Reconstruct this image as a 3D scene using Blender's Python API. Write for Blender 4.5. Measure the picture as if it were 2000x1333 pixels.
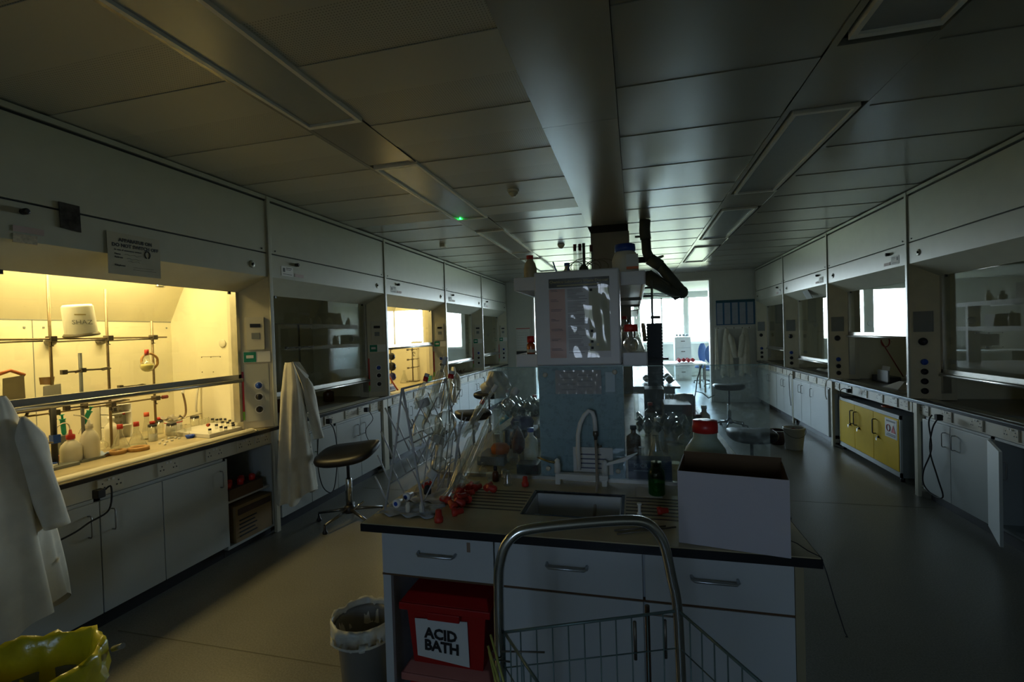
import bpy, bmesh, math, random
from mathutils import Vector, Matrix
random.seed(7)
for o in list(bpy.data.objects): bpy.data.objects.remove(o)
SC = bpy.context.scene
COL = SC.collection
PI = math.pi
# ------------------------------------------------------------------ camera
FPX, YAW, PITCH, ROLL, EYE = 934.1, 0.25074, -0.01517, -0.03038, 1.6278
Fw = Vector((-math.sin(YAW)*math.cos(PITCH), math.cos(YAW)*math.cos(PITCH), math.sin(PITCH)))
_r = Vector((math.cos(YAW), math.sin(YAW), 0)); _u = _r.cross(Fw)
Rt = _r*math.cos(ROLL) + _u*math.sin(ROLL); Up = _u*math.cos(ROLL) - _r*math.sin(ROLL)
cam_data = bpy.data.cameras.new('camera'); cam = bpy.data.objects.new('camera', cam_data); COL.objects.link(cam)
cam.matrix_world = Matrix(((Rt.x, Up.x, -Fw.x, 0), (Rt.y, Up.y, -Fw.y, 0), (Rt.z, Up.z, -Fw.z, EYE), (0, 0, 0, 1)))
cam_data.sensor_width = 36; cam_data.lens = FPX/2000*36; cam_data.clip_start = 0.05
SC.camera = cam
CAM = Vector((0, 0, EYE))
def at(px, py, x=None, y=None, z=None):
    """point of the room seen at a pixel of the photograph, on the plane x=, y= or z="""
    d = Rt*((px-1000)/FPX) + Up*((666.5-py)/FPX) + Fw
    if x is not None: t = (x-CAM.x)/d.x
    elif y is not None: t = (y-CAM.y)/d.y
    else: t = (z-CAM.z)/d.z
    return CAM + d*t
# ------------------------------------------------------------------ colour management, sky
SC.view_settings.view_transform = 'Standard'; SC.view_settings.look = 'None'
SC.view_settings.gamma = 1; SC.view_settings.exposure = 0.08; SC.view_settings.use_curve_mapping = False
W = bpy.data.worlds.new('sky'); SC.world = W; W.use_nodes = True
nt = W.node_tree; nt.nodes.clear()
out = nt.nodes.new('ShaderNodeOutputWorld'); bg = nt.nodes.new('ShaderNodeBackground')
tc = nt.nodes.new('ShaderNodeTexCoord'); sp = nt.nodes.new('ShaderNodeSeparateXYZ'); rp = nt.nodes.new('ShaderNodeValToRGB')
nt.links.new(tc.outputs['Generated'], sp.inputs[0]); nt.links.new(sp.outputs['Z'], rp.inputs[0])
mp = nt.nodes.new('ShaderNodeMath'); mp.operation = 'MULTIPLY_ADD'; mp.inputs[1].default_value = .5; mp.inputs[2].default_value = .5
nt.links.new(sp.outputs['Z'], mp.inputs[0]); nt.links.new(mp.outputs[0], rp.inputs[0])
cr = rp.color_ramp; cr.elements[0].position = .40; cr.elements[0].color = (.10, .12, .08, 1)
cr.elements[1].position = .62; cr.elements[1].color = (.52, .76, 1.0, 1)
e = cr.elements.new(.488); e.color = (.22, .27, .22, 1)
e = cr.elements.new(.502); e.color = (.79, .90, 1.0, 1)
nt.links.new(rp.outputs[0], bg.inputs[0]); bg.inputs[1].default_value = 34.0
nt.links.new(bg.outputs[0], out.inputs[0])

def area(name, loc, direction, sx, sy, power, color, portal=False, up='Z'):
    l = bpy.data.lights.new(name, 'AREA'); l.shape = 'RECTANGLE'; l.size = sx; l.size_y = sy; l.energy = power; l.color = color
    if portal: l.cycles.is_portal = True
    o = bpy.data.objects.new(name, l); COL.objects.link(o); o.location = loc
    o.rotation_euler = Vector(direction).to_track_quat('-Z', 'Y').to_euler()
    return o
YB = 11.21        # back wall of the lab
YF = 17.6         # window wall of the write-up room beyond
YR = -2.6         # wall behind the camera
ZC = 2.86
XL, XR = -2.98, 2.52
FAR_WIN = [(-4.2, -1.95), (-1.78, .05), (.17, 1.72), (1.80, 4.4)]
for k, (a, b) in enumerate(FAR_WIN):
    area('daylight_portal', ((a+b)/2, YF+.04, 1.93), (0, -1, 0), b-a, 1.62, 0, (1, 1, 1), portal=True)
REAR_WIN = (-0.70, .10, 1.25, 2.15)
area('daylight_portal', ((REAR_WIN[0]+REAR_WIN[1])/2, YR-.04, (REAR_WIN[2]+REAR_WIN[3])/2), (0, 1, 0), REAR_WIN[1]-REAR_WIN[0], REAR_WIN[3]-REAR_WIN[2], 0, (1, 1, 1), portal=True)

# ------------------------------------------------------------------ materials
MATS = {}
def newmat(name):
    m = bpy.data.materials.new(name); m.use_nodes = True
    b = m.node_tree.nodes['Principled BSDF']
    return m, m.node_tree, b
def mat(name, col, rough=.5, metal=0.0, var=.06, scale=8.0, bump=0.0, spec=None, trans=0, coat=0, sss=0, stretch=None):
    if name in MATS: return MATS[name]
    m, t, b = newmat(name)
    b.inputs['Roughness'].default_value = rough; b.inputs['Metallic'].default_value = metal
    if spec is not None: b.inputs['Specular IOR Level'].default_value = spec
    if trans: b.inputs['Transmission Weight'].default_value = trans
    if coat: b.inputs['Coat Weight'].default_value = coat
    n = t.nodes.new('ShaderNodeTexNoise'); n.inputs['Scale'].default_value = scale; n.inputs['Detail'].default_value = 5
    c = t.nodes.new('ShaderNodeTexCoord')
    if stretch:
        mpn = t.nodes.new('ShaderNodeMapping'); mpn.inputs['Scale'].default_value = stretch
        t.links.new(c.outputs['Object'], mpn.inputs[0]); t.links.new(mpn.outputs[0], n.inputs['Vector'])
    else: t.links.new(c.outputs['Object'], n.inputs['Vector'])
    r = t.nodes.new('ShaderNodeValToRGB')
    r.color_ramp.elements[0].position = .3; r.color_ramp.elements[1].position = .7
    r.color_ramp.elements[0].color = tuple(max(0, x*(1-var)) for x in col) + (1,)
    r.color_ramp.elements[1].color = tuple(min(1, x*(1+var)) for x in col) + (1,)
    t.links.new(n.outputs['Fac'], r.inputs[0]); t.links.new(r.outputs[0], b.inputs['Base Color'])
    if bump:
        bp = t.nodes.new('ShaderNodeBump'); bp.inputs['Strength'].default_value = bump; bp.inputs['Distance'].default_value = .01
        t.links.new(n.outputs['Fac'], bp.inputs['Height']); t.links.new(bp.outputs[0], b.inputs['Normal'])
    MATS[name] = m; return m
def thin_glass(name, tint=(.96, .98, .97), ior=1.85, haze=0.0, hazecol=(.6, .75, .8), dirt=0.0, rough=0.0, base=0.0, power=5.0):
    if name in MATS: return MATS[name]
    m = bpy.data.materials.new(name); m.use_nodes = True; t = m.node_tree; t.nodes.clear()
    o = t.nodes.new('ShaderNodeOutputMaterial'); tr = t.nodes.new('ShaderNodeBsdfTransparent'); tr.inputs[0].default_value = tint + (1,)
    gl = t.nodes.new('ShaderNodeBsdfGlossy'); gl.inputs['Roughness'].default_value = rough
    lw = t.nodes.new('ShaderNodeLayerWeight'); lw.inputs[0].default_value = .5
    pw = t.nodes.new('ShaderNodeMath'); pw.operation = 'POWER'; pw.inputs[1].default_value = power; t.links.new(lw.outputs['Facing'], pw.inputs[0])
    f0 = ((ior-1)/(ior+1))**2
    fr = t.nodes.new('ShaderNodeMath'); fr.operation = 'MULTIPLY_ADD'; fr.inputs[1].default_value = 1-f0; fr.inputs[2].default_value = f0
    t.links.new(pw.outputs[0], fr.inputs[0])
    mx = t.nodes.new('ShaderNodeMixShader')
    if base:
        ad = t.nodes.new('ShaderNodeMath'); ad.operation = 'ADD'; ad.inputs[1].default_value = base; ad.use_clamp = True
        t.links.new(fr.outputs[0], ad.inputs[0]); t.links.new(ad.outputs[0], mx.inputs[0])
    else: t.links.new(fr.outputs[0], mx.inputs[0])
    last = tr
    if haze or dirt:
        df = t.nodes.new('ShaderNodeBsdfDiffuse'); df.inputs[0].default_value = hazecol + (1,)
        tl = t.nodes.new('ShaderNodeBsdfTranslucent'); tl.inputs[0].default_value = hazecol + (1,)
        dm = t.nodes.new('ShaderNodeMixShader'); dm.inputs[0].default_value = .5
        t.links.new(df.outputs[0], dm.inputs[1]); t.links.new(tl.outputs[0], dm.inputs[2])
        n = t.nodes.new('ShaderNodeTexNoise'); n.inputs['Scale'].default_value = 26; n.inputs['Detail'].default_value = 9; n.inputs['Roughness'].default_value = .75
        c = t.nodes.new('ShaderNodeTexCoord'); t.links.new(c.outputs['Object'], n.inputs['Vector'])
        mr = t.nodes.new('ShaderNodeMapRange'); mr.inputs['From Min'].default_value = .5; mr.inputs['From Max'].default_value = .75
        mr.inputs['To Min'].default_value = haze; mr.inputs['To Max'].default_value = haze+dirt
        t.links.new(n.outputs['Fac'], mr.inputs['Value'])
        hm = t.nodes.new('ShaderNodeMixShader'); t.links.new(mr.outputs[0], hm.inputs[0])
        t.links.new(tr.outputs[0], hm.inputs[1]); t.links.new(dm.outputs[0], hm.inputs[2]); last = hm
    t.links.new(last.outputs[0], mx.inputs[1]); t.links.new(gl.outputs[0], mx.inputs[2]); t.links.new(mx.outputs[0], o.inputs[0])
    MATS[name] = m; return m
def emis(name, col, s):
    if name in MATS: return MATS[name]
    m, t, b = newmat(name); b.inputs['Base Color'].default_value = col + (1,)
    b.inputs['Emission Color'].default_value = col + (1,); b.inputs['Emission Strength'].default_value = s
    MATS[name] = m; return m

M_PANEL = mat('cream_painted_steel', (.50, .51, .43), .30, var=.03)
M_SOFF = mat('cream_soffit_steel', (.58, .58, .48), .5, var=.04)
M_PILLAR = mat('beige_painted_steel', (.60, .56, .42), .5, var=.05)
M_LINER = mat('ivory_hood_liner', (.70, .665, .50), .55, var=.07, scale=3)
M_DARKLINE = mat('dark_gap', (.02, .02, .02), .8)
M_ALU = mat('brushed_aluminium', (.52, .51, .47), .32, metal=.9, var=.05, scale=20)
M_STEEL = mat('stainless_steel', (.55, .56, .55), .22, metal=1, var=.08, scale=14)
M_CHROME = mat('chrome', (.75, .75, .75), .08, metal=1, var=.02)
M_BLACK = mat('black_plastic', (.015, .015, .017), .45)
M_RUBBER = mat('black_rubber', (.02, .02, .02), .8)
M_WORK = mat('lit_brown_worktop', (.42, .36, .22), .35, var=.22, scale=5)
M_WORKG = mat('shaded_grey_worktop', (.20, .18, .15), .3, var=.15, scale=6)  # darker copy of the worktop colour, painting in the shade of unlit hoods
M_EDGE = mat('black_laminate_edge', (.012, .013, .016), .25)
M_DOOR = mat('white_laminate', (.46, .49, .47), .42, var=.03, scale=2)
M_SOCK = mat('cream_socket_plastic', (.56, .54, .44), .4, var=.02)
M_HANDLE = mat('grey_wire_handle', (.30, .30, .29), .35, metal=.8)
M_SASH = thin_glass('sash_glass', ior=1.5, tint=(.97, .98, .95))
M_SASHD = thin_glass('sash_glass_smoked', ior=1.55, tint=(.80, .84, .80))
M_GLASSW = thin_glass('lab_glass', ior=1.5, tint=(.92, .93, .90), base=.05, haze=.07, dirt=.14, hazecol=(.85, .84, .76), power=2.6)  # haze and speckle brighten the glassware in place of its highlights
M_SCREEN = thin_glass('dusty_screen_glass', ior=1.6, tint=(.90, .945, .95), haze=.03, dirt=.30, hazecol=(.55, .66, .68))
M_WHITE = mat('white_plastic', (.78, .78, .74), .4, var=.03)
M_HDPE = mat('translucent_white_plastic', (.74, .71, .60), .45, var=.04, scale=4)
M_RED = mat('red_plastic', (.55, .025, .02), .35)
M_REDR = mat('red_rubber', (.50, .035, .02), .5)
M_BLUE = mat('blue_plastic', (.02, .08, .42), .35)
M_GREEN = mat('green_plastic', (.01, .22, .12), .4)
M_CLOTH = mat('white_cotton', (.66, .63, .52), .9, var=.10, scale=9, bump=.25)
M_PAPER = mat('white_paper', (.70, .70, .68), .6, var=.03)
M_INK = mat('black_ink', (.01, .01, .012), .6)
M_GREYM = mat('grey_painted_metal', (.20, .22, .22), .45)
M_WOOD = mat('cork', (.42, .24, .08), .7, var=.2, scale=30)
M_IRON = mat('dull_steel_rod', (.17, .15, .12), .4, metal=.7)

# ------------------------------------------------------------------ mesh helpers
class MB:
    def __init__(s): s.v = []; s.f = []; s.sm = []
    def add(s, vs, fs, smooth=False):
        n = len(s.v); s.v += [tuple(v) for v in vs]; s.f += [tuple(i+n for i in f) for f in fs]; s.sm += [smooth]*len(fs)
        return s
    def box(s, x0, x1, y0, y1, z0, z1):
        x0, x1 = sorted((x0, x1)); y0, y1 = sorted((y0, y1)); z0, z1 = sorted((z0, z1))
        return s.add([(x0,y0,z0),(x1,y0,z0),(x1,y1,z0),(x0,y1,z0),(x0,y0,z1),(x1,y0,z1),(x1,y1,z1),(x0,y1,z1)],
              [(0,3,2,1),(4,5,6,7),(0,1,5,4),(1,2,6,5),(2,3,7,6),(3,0,4,7)])
    def hexa(s, p):   # 8 corners: bottom ring then top ring
        return s.add(p, [(0,3,2,1),(4,5,6,7),(0,1,5,4),(1,2,6,5),(2,3,7,6),(3,0,4,7)])
    def prism(s, poly, axis, a, b):
        n = len(poly)
        def P(u, w, t):
            return {'x': (t, u, w), 'y': (u, t, w), 'z': (u, w, t)}[axis]
        vs = [P(u, w, a) for u, w in poly] + [P(u, w, b) for u, w in poly]
        return s.add(vs, [tuple(range(n)), tuple(range(2*n-1, n-1, -1))] + [(i, (i+1) % n, n+(i+1) % n, n+i) for i in range(n)])
    def lathe(s, prof, c=(0,0,0), n=20, axis=None, cap=True):
        """prof: list of (r, h); turned about axis direction through c"""
        ax = Vector(axis).normalized() if axis is not None else Vector((0, 0, 1))
        a = ax.orthogonal().normalized() if axis is not None else Vector((1, 0, 0)); b = ax.cross(a)
        c = Vector(c); vs = []
        for r, h in prof:
            for k in range(n):
                t = 2*PI*k/n; vs.append(c + ax*h + a*(r*math.cos(t)) + b*(r*math.sin(t)))
        fs = []
        for i in range(len(prof)-1):
            for k in range(n):
                fs.append((i*n+k, i*n+(k+1) % n, (i+1)*n+(k+1) % n, (i+1)*n+k))
        s.add(vs, fs, True)
        if cap:
            m = len(s.v)-len(vs)
            if prof[0][0] > 1e-5: s.f.append(tuple(m+k for k in range(n-1, -1, -1))); s.sm.append(False)
            if prof[-1][0] > 1e-5: s.f.append(tuple(m+(len(prof)-1)*n+k for k in range(n))); s.sm.append(False)
        return s
    def tube(s, pts, r, n=8, closed=False):
        pts = [Vector(p) for p in pts]; N = len(pts); vs = []; prev = None
        rr = r if isinstance(r, (list, tuple)) else [r]*N
        for i, p in enumerate(pts):
            if closed: d = pts[(i+1) % N]-pts[i-1]
            else: d = (pts[min(i+1, N-1)]-pts[max(i-1, 0)])
            d.normalize()
            if prev is None: a = d.orthogonal().normalized()
            else:
                a = prev - d*prev.dot(d)
                a = a.normalized() if a.length > 1e-6 else d.orthogonal().normalized()
            prev = a; b = d.cross(a)
            for k in range(n):
                t = 2*PI*k/n; vs.append(p + (a*math.cos(t)+b*math.sin(t))*rr[i])
        fs = [(i*n+k, i*n+(k+1) % n, (i+1)*n+(k+1) % n, (i+1)*n+k) for i in range(N-1) for k in range(n)]
        if closed: fs += [((N-1)*n+k, (N-1)*n+(k+1) % n, (k+1) % n, k) for k in range(n)]
        m = len(s.v); s.add(vs, fs, True)
        if not closed:
            s.f.append(tuple(m+k for k in range(n-1, -1, -1))); s.sm.append(False)
            s.f.append(tuple(m+(N-1)*n+k for k in range(n))); s.sm.append(False)
        return s
    def grid(s, rows, smooth=True, wrap=False):
        h = len(rows); w = len(rows[0]); vs = [v for r in rows for v in r]
        fs = [(i*w+j, i*w+(j+1) % w, (i+1)*w+(j+1) % w, (i+1)*w+j) for i in range(h-1) for j in range(w if wrap else w-1)]
        return s.add(vs, fs, smooth)
    def build(s, name, m, parent=None, bevel=0, solid=0, label=None, kind=None):
        me = bpy.data.meshes.new(name); off = parent_world(parent) if parent else Vector((0, 0, 0))
        me.from_pydata([tuple(Vector(v)-off) for v in s.v], [], s.f)
        bm = bmesh.new(); bm.from_mesh(me); bmesh.ops.recalc_face_normals(bm, faces=bm.faces); bm.to_mesh(me); bm.free()
        for p, q in zip(me.polygons, s.sm): p.use_smooth = q
        me.materials.append(m)
        o = bpy.data.objects.new(name, me); COL.objects.link(o)
        if parent: o.parent = parent
        if bevel:
            b = o.modifiers.new('bevel', 'BEVEL'); b.width = bevel; b.segments = 2; b.limit_method = 'ANGLE'
        if solid:
            b = o.modifiers.new('solid', 'SOLIDIFY'); b.thickness = solid; b.offset = 0
        if label: o['label'] = label
        if kind: o['kind'] = kind
        return o
def parent_world(p):
    v = Vector(p.location)
    while p.parent: p = p.parent; v = v+Vector(p.location)
    return v
def thing(name, label, cat, loc=(0, 0, 0), group=None):
    o = bpy.data.objects.new(name, None); COL.objects.link(o); o.location = loc; o.empty_display_size = .05
    o['label'] = label; o['category'] = cat
    if group: o['group'] = group
    return o
def tag(o, label, cat, group=None):
    """a thing that is one mesh: move its origin to its own base"""
    o['label'] = label; o['category'] = cat
    if group: o['group'] = group
    me = o.data; n = len(me.vertices)
    if n and not o.location.length and not o.parent:
        xs = [v.co.x for v in me.vertices]; ys = [v.co.y for v in me.vertices]; zs = [v.co.z for v in me.vertices]
        c = Vector(((min(xs)+max(xs))/2, (min(ys)+max(ys))/2, min(zs)))
        me.transform(Matrix.Translation(-c)); o.location = c
    return o
def struct(mb, name, m, **k): return mb.build(name, m, kind='structure', **k)
def copy_tree(o, parent=None):
    c = o.copy(); COL.objects.link(c); c.parent = parent
    for ch in list(o.children): copy_tree(ch, c)
    return c
def text_mesh(name, body, size, origin, xdir, ydir, m, parent, align='LEFT', extrude=.0006, bold=0.0):
    cu = bpy.data.curves.new(name, 'FONT'); cu.body = body; cu.size = size; cu.align_x = align; cu.align_y = 'CENTER'
    cu.extrude = extrude; cu.offset = bold; cu.resolution_u = 2; cu.space_line = 1.0
    t = bpy.data.objects.new(name+'_tmp', cu); COL.objects.link(t)
    bpy.context.view_layer.update()
    me = bpy.data.meshes.new_from_object(t); bpy.data.objects.remove(t)
    xd = Vector(xdir).normalized(); yd = Vector(ydir).normalized(); zd = xd.cross(yd)
    off = parent_world(parent); o0 = Vector(origin)-off
    me.transform(Matrix(((xd.x, yd.x, zd.x, o0.x), (xd.y, yd.y, zd.y, o0.y), (xd.z, yd.z, zd.z, o0.z), (0, 0, 0, 1))))
    me.materials.clear(); me.materials.append(m)
    o = bpy.data.objects.new(name, me); COL.objects.link(o); o.parent = parent
    return o

# ------------------------------------------------------------------ room shell
def floor_material():
    m, t, b = newmat('speckled_vinyl_floor'); b.inputs['Roughness'].default_value = .32
    c = t.nodes.new('ShaderNodeTexCoord')
    n = t.nodes.new('ShaderNodeTexNoise'); n.inputs['Scale'].default_value = 120; n.inputs['Detail'].default_value = 3
    n2 = t.nodes.new('ShaderNodeTexNoise'); n2.inputs['Scale'].default_value = 1.3; n2.inputs['Detail'].default_value = 6
    t.links.new(c.outputs['Object'], n.inputs['Vector']); t.links.new(c.outputs['Object'], n2.inputs['Vector'])
    r = t.nodes.new('ShaderNodeValToRGB'); r.color_ramp.elements[0].position = .35; r.color_ramp.elements[1].position = .65
    r.color_ramp.elements[0].color = (.21, .20, .165, 1); r.color_ramp.elements[1].color = (.30, .29, .24, 1)
    mx = t.nodes.new('ShaderNodeMix'); mx.data_type = 'RGBA'; mx.blend_type = 'MULTIPLY'; mx.inputs[0].default_value = .5
    t.links.new(n.outputs['Fac'], r.inputs[0]); t.links.new(r.outputs[0], mx.inputs[6]); t.links.new(n2.outputs['Fac'], mx.inputs[7])
    br = t.nodes.new('ShaderNodeMath'); br.operation = 'GREATER_THAN'
    t.links.new(mx.outputs[2], b.inputs['Base Color'])
    rr = t.nodes.new('ShaderNodeMapRange'); rr.inputs['To Min'].default_value = .24; rr.inputs['To Max'].default_value = .46
    t.links.new(n2.outputs['Fac'], rr.inputs['Value']); t.links.new(rr.outputs[0], b.inputs['Roughness'])
    return m
M_FLOOR = floor_material()
M_WALL = mat('white_wall_paint', (.62, .63, .58), .6, var=.02)
M_CEIL = mat('satin_ceiling_planks', (.38, .37, .325), .25, metal=.28, var=.02, scale=2)
def perf_material():
    m, t, b = newmat('perforated_ceiling_planks'); b.inputs['Roughness'].default_value = .42
    c = t.nodes.new('ShaderNodeTexCoord'); s = t.nodes.new('ShaderNodeTexVoronoi'); s.inputs['Scale'].default_value = 75
    s.inputs['Randomness'].default_value = 0.0
    t.links.new(c.outputs['Object'], s.inputs['Vector'])
    r = t.nodes.new('ShaderNodeValToRGB'); r.color_ramp.elements[0].position = .22; r.color_ramp.elements[1].position = .34
    r.color_ramp.elements[0].color = (.16, .16, .13, 1); r.color_ramp.elements[1].color = (.50, .50, .44, 1)
    t.links.new(s.outputs['Distance'], r.inputs[0]); t.links.new(r.outputs[0], b.inputs['Base Color'])
    return m
M_PERF = perf_material()
HW = 4.10   # outer side walls behind the hoods
struct(MB().box(-6.6, 6.6, YR-.2, YF+.3, -.12, 0), 'floor', M_FLOOR)
# welded vinyl joints: fine dark lines in the sheet flooring
jm = MB()
for yy in (2.05, 4.6, 7.2, 9.8): jm.box(-2.9, -1.0, yy, yy+.006, 0, .0008).box(.5, 2.5, yy+.3, yy+.306, 0, .0008)
struct(jm, 'trim_1', mat('vinyl_weld', (.10, .09, .06), .6))
# ceiling: planks across the room between light rows, one mesh
cl = MB(); pf = MB()
def planks(x0, x1, perf):
    y = YR; k = 0
    while y < YB:
        z = ZC + (.004 if k % 2 else 0)
        (pf if perf and y < 4.6 else cl).box(x0, x1, y+.001, min(y+.319, YB), z, z+.03); y += .32; k += 1
planks(-HW, -1.833, True); planks(-1.457, -.503, True); planks(-.057, .867, False); planks(1.323, HW, False)
cl.box(-.50, -.06, YR, 2.85, ZC-.006, ZC+.03).box(-.50, -.06, 2.853, 5.66, ZC-.006, ZC+.03).box(-.50, -.06, 6.2, YB, ZC-.006, ZC+.03)
LIGHTS = [(-1.64, -1.6, 'L'), (1.09, -1.6, 'R')]
for xa, xb in ((-1.83, -1.46), (.87, 1.32)):
    for ya, yb in ((YR, -1.5), (.2, .78), (2.44, 3.08), (4.84, 5.38), (7.14, 7.68), (9.44, YB)): cl.box(xa, xb, ya, yb, ZC-.002, ZC+.03)
    cl.box(xa, xa+.03, YR, YB, ZC-.004, ZC+.03).box(xb-.03, xb, YR, YB, ZC-.004, ZC+.03)
ceil = struct(cl, 'ceiling', M_CEIL)
pfo = pf.build('perforated_planks', M_PERF, parent=ceil)
struct(MB().box(-HW-.1, HW+.1, YR-.1, YB+.1, ZC+.045, ZC+.15), 'trim_2', M_DARKLINE)
# side walls, back wall with wide opening, wall behind camera with window
struct(MB().box(-HW-.15, -HW, YR, YB, 0, ZC+.1), 'wall_left', M_WALL)
struct(MB().box(3.60, 3.75, YR, YB, 0, ZC+.1), 'wall_right', M_WALL)
bw = MB().box(-HW, -2.32, YB, YB+.15, 0, ZC+.1).box(1.62, HW, YB, YB+.15, 0, ZC+.1).box(-2.32, 1.62, YB, YB+.15, 2.69, ZC+.1)
struct(bw, 'wall_back', M_WALL)
fr_ = MB().box(1.60, 1.645, YB-.02, YB+.17, 0, 2.70).box(-2.345, -2.30, YB-.02, YB+.17, 0, 2.70).box(-2.3, 1.6, YB-.02, YB+.17, 2.665, 2.70)
struct(fr_, 'trim_3', M_WHITE)
wx0, wx1, wz0, wz1 = REAR_WIN
struct(MB().box(-HW, wx0, YR-.15, YR, 0, ZC+.1).box(wx1, HW, YR-.15, YR, 0, ZC+.1).box(wx0, wx1, YR-.15, YR, 0, wz0).box(wx0, wx1, YR-.15, YR, wz1, ZC+.1), 'wall_rear', M_WALL)
# write-up room beyond the opening
FX = 6.2
struct(MB().box(-FX-.1, -FX, YB+.15, YF, 0, 3.0), 'wall_far_left', M_WALL)
struct(MB().box(FX-1.5, FX-1.4, YB+.15, YF, 0, 3.0), 'wall_far_right', M_WALL)
struct(MB().box(-FX, -HW, YB+.05, YB+.15, 0, 3.0).box(HW, FX, YB+.05, YB+.15, 0, 3.0), 'wall_far_near', M_WALL)
struct(MB().box(-FX, FX, YB+.15, YF, 2.90, 3.0), 'ceiling_far', mat('far_ceiling', (.7, .7, .7), .6))
fw = MB().box(-FX, FX, YF, YF+.15, 0, 1.12).box(-FX, FX, YF, YF+.15, 2.74, 3.0)
edges = [-FX] + [v for ab in FAR_WIN for v in ab] + [FX]
for i in range(0, len(edges), 2): fw.box(edges[i], edges[i+1], YF, YF+.15, 1.12, 2.74)
struct(fw, 'wall_far', M_WALL)
for k, (a, b) in enumerate(FAR_WIN):
    w = MB().box(a, b, YF+.02, YF+.06, 1.12, 1.17).box(a, b, YF+.02, YF+.06, 2.69, 2.74)
    for xx in (a, (a+b)/2-.02, b-.05): w.box(xx, xx+.05, YF+.02, YF+.06, 1.12, 2.74)
    w.box(a-.05, b+.05, YF-.10, YF+.02, 1.09, 1.12)
    wo = struct(w, 'window_%d' % (k+1), M_WHITE)
    MB().box(a+.04, b-.04, YF+.035, YF+.041, 1.15, 2.7).build('window_pane', thin_glass('window_glass', ior=1.3), parent=wo)
w = MB()
for xx in (wx0, (wx0+wx1)/2-.02, wx1-.04): w.box(xx, xx+.04, YR-.1, YR-.06, wz0, wz1)
w.box(wx0, wx1, YR-.1, YR-.06, wz0, wz0+.04).box(wx0, wx1, YR-.1, YR-.06, wz1-.04, wz1)
wo = struct(w, 'window_5', M_WHITE)
MB().box(wx0+.03, wx1-.03, YR-.083, YR-.078, wz0+.03, wz1-.03).build('window_pane', thin_glass('dimming_window_glass', ior=1.3, tint=(.45, .46, .48)), parent=wo)  # grey tint added to this pane to dim the daylight from behind
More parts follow.
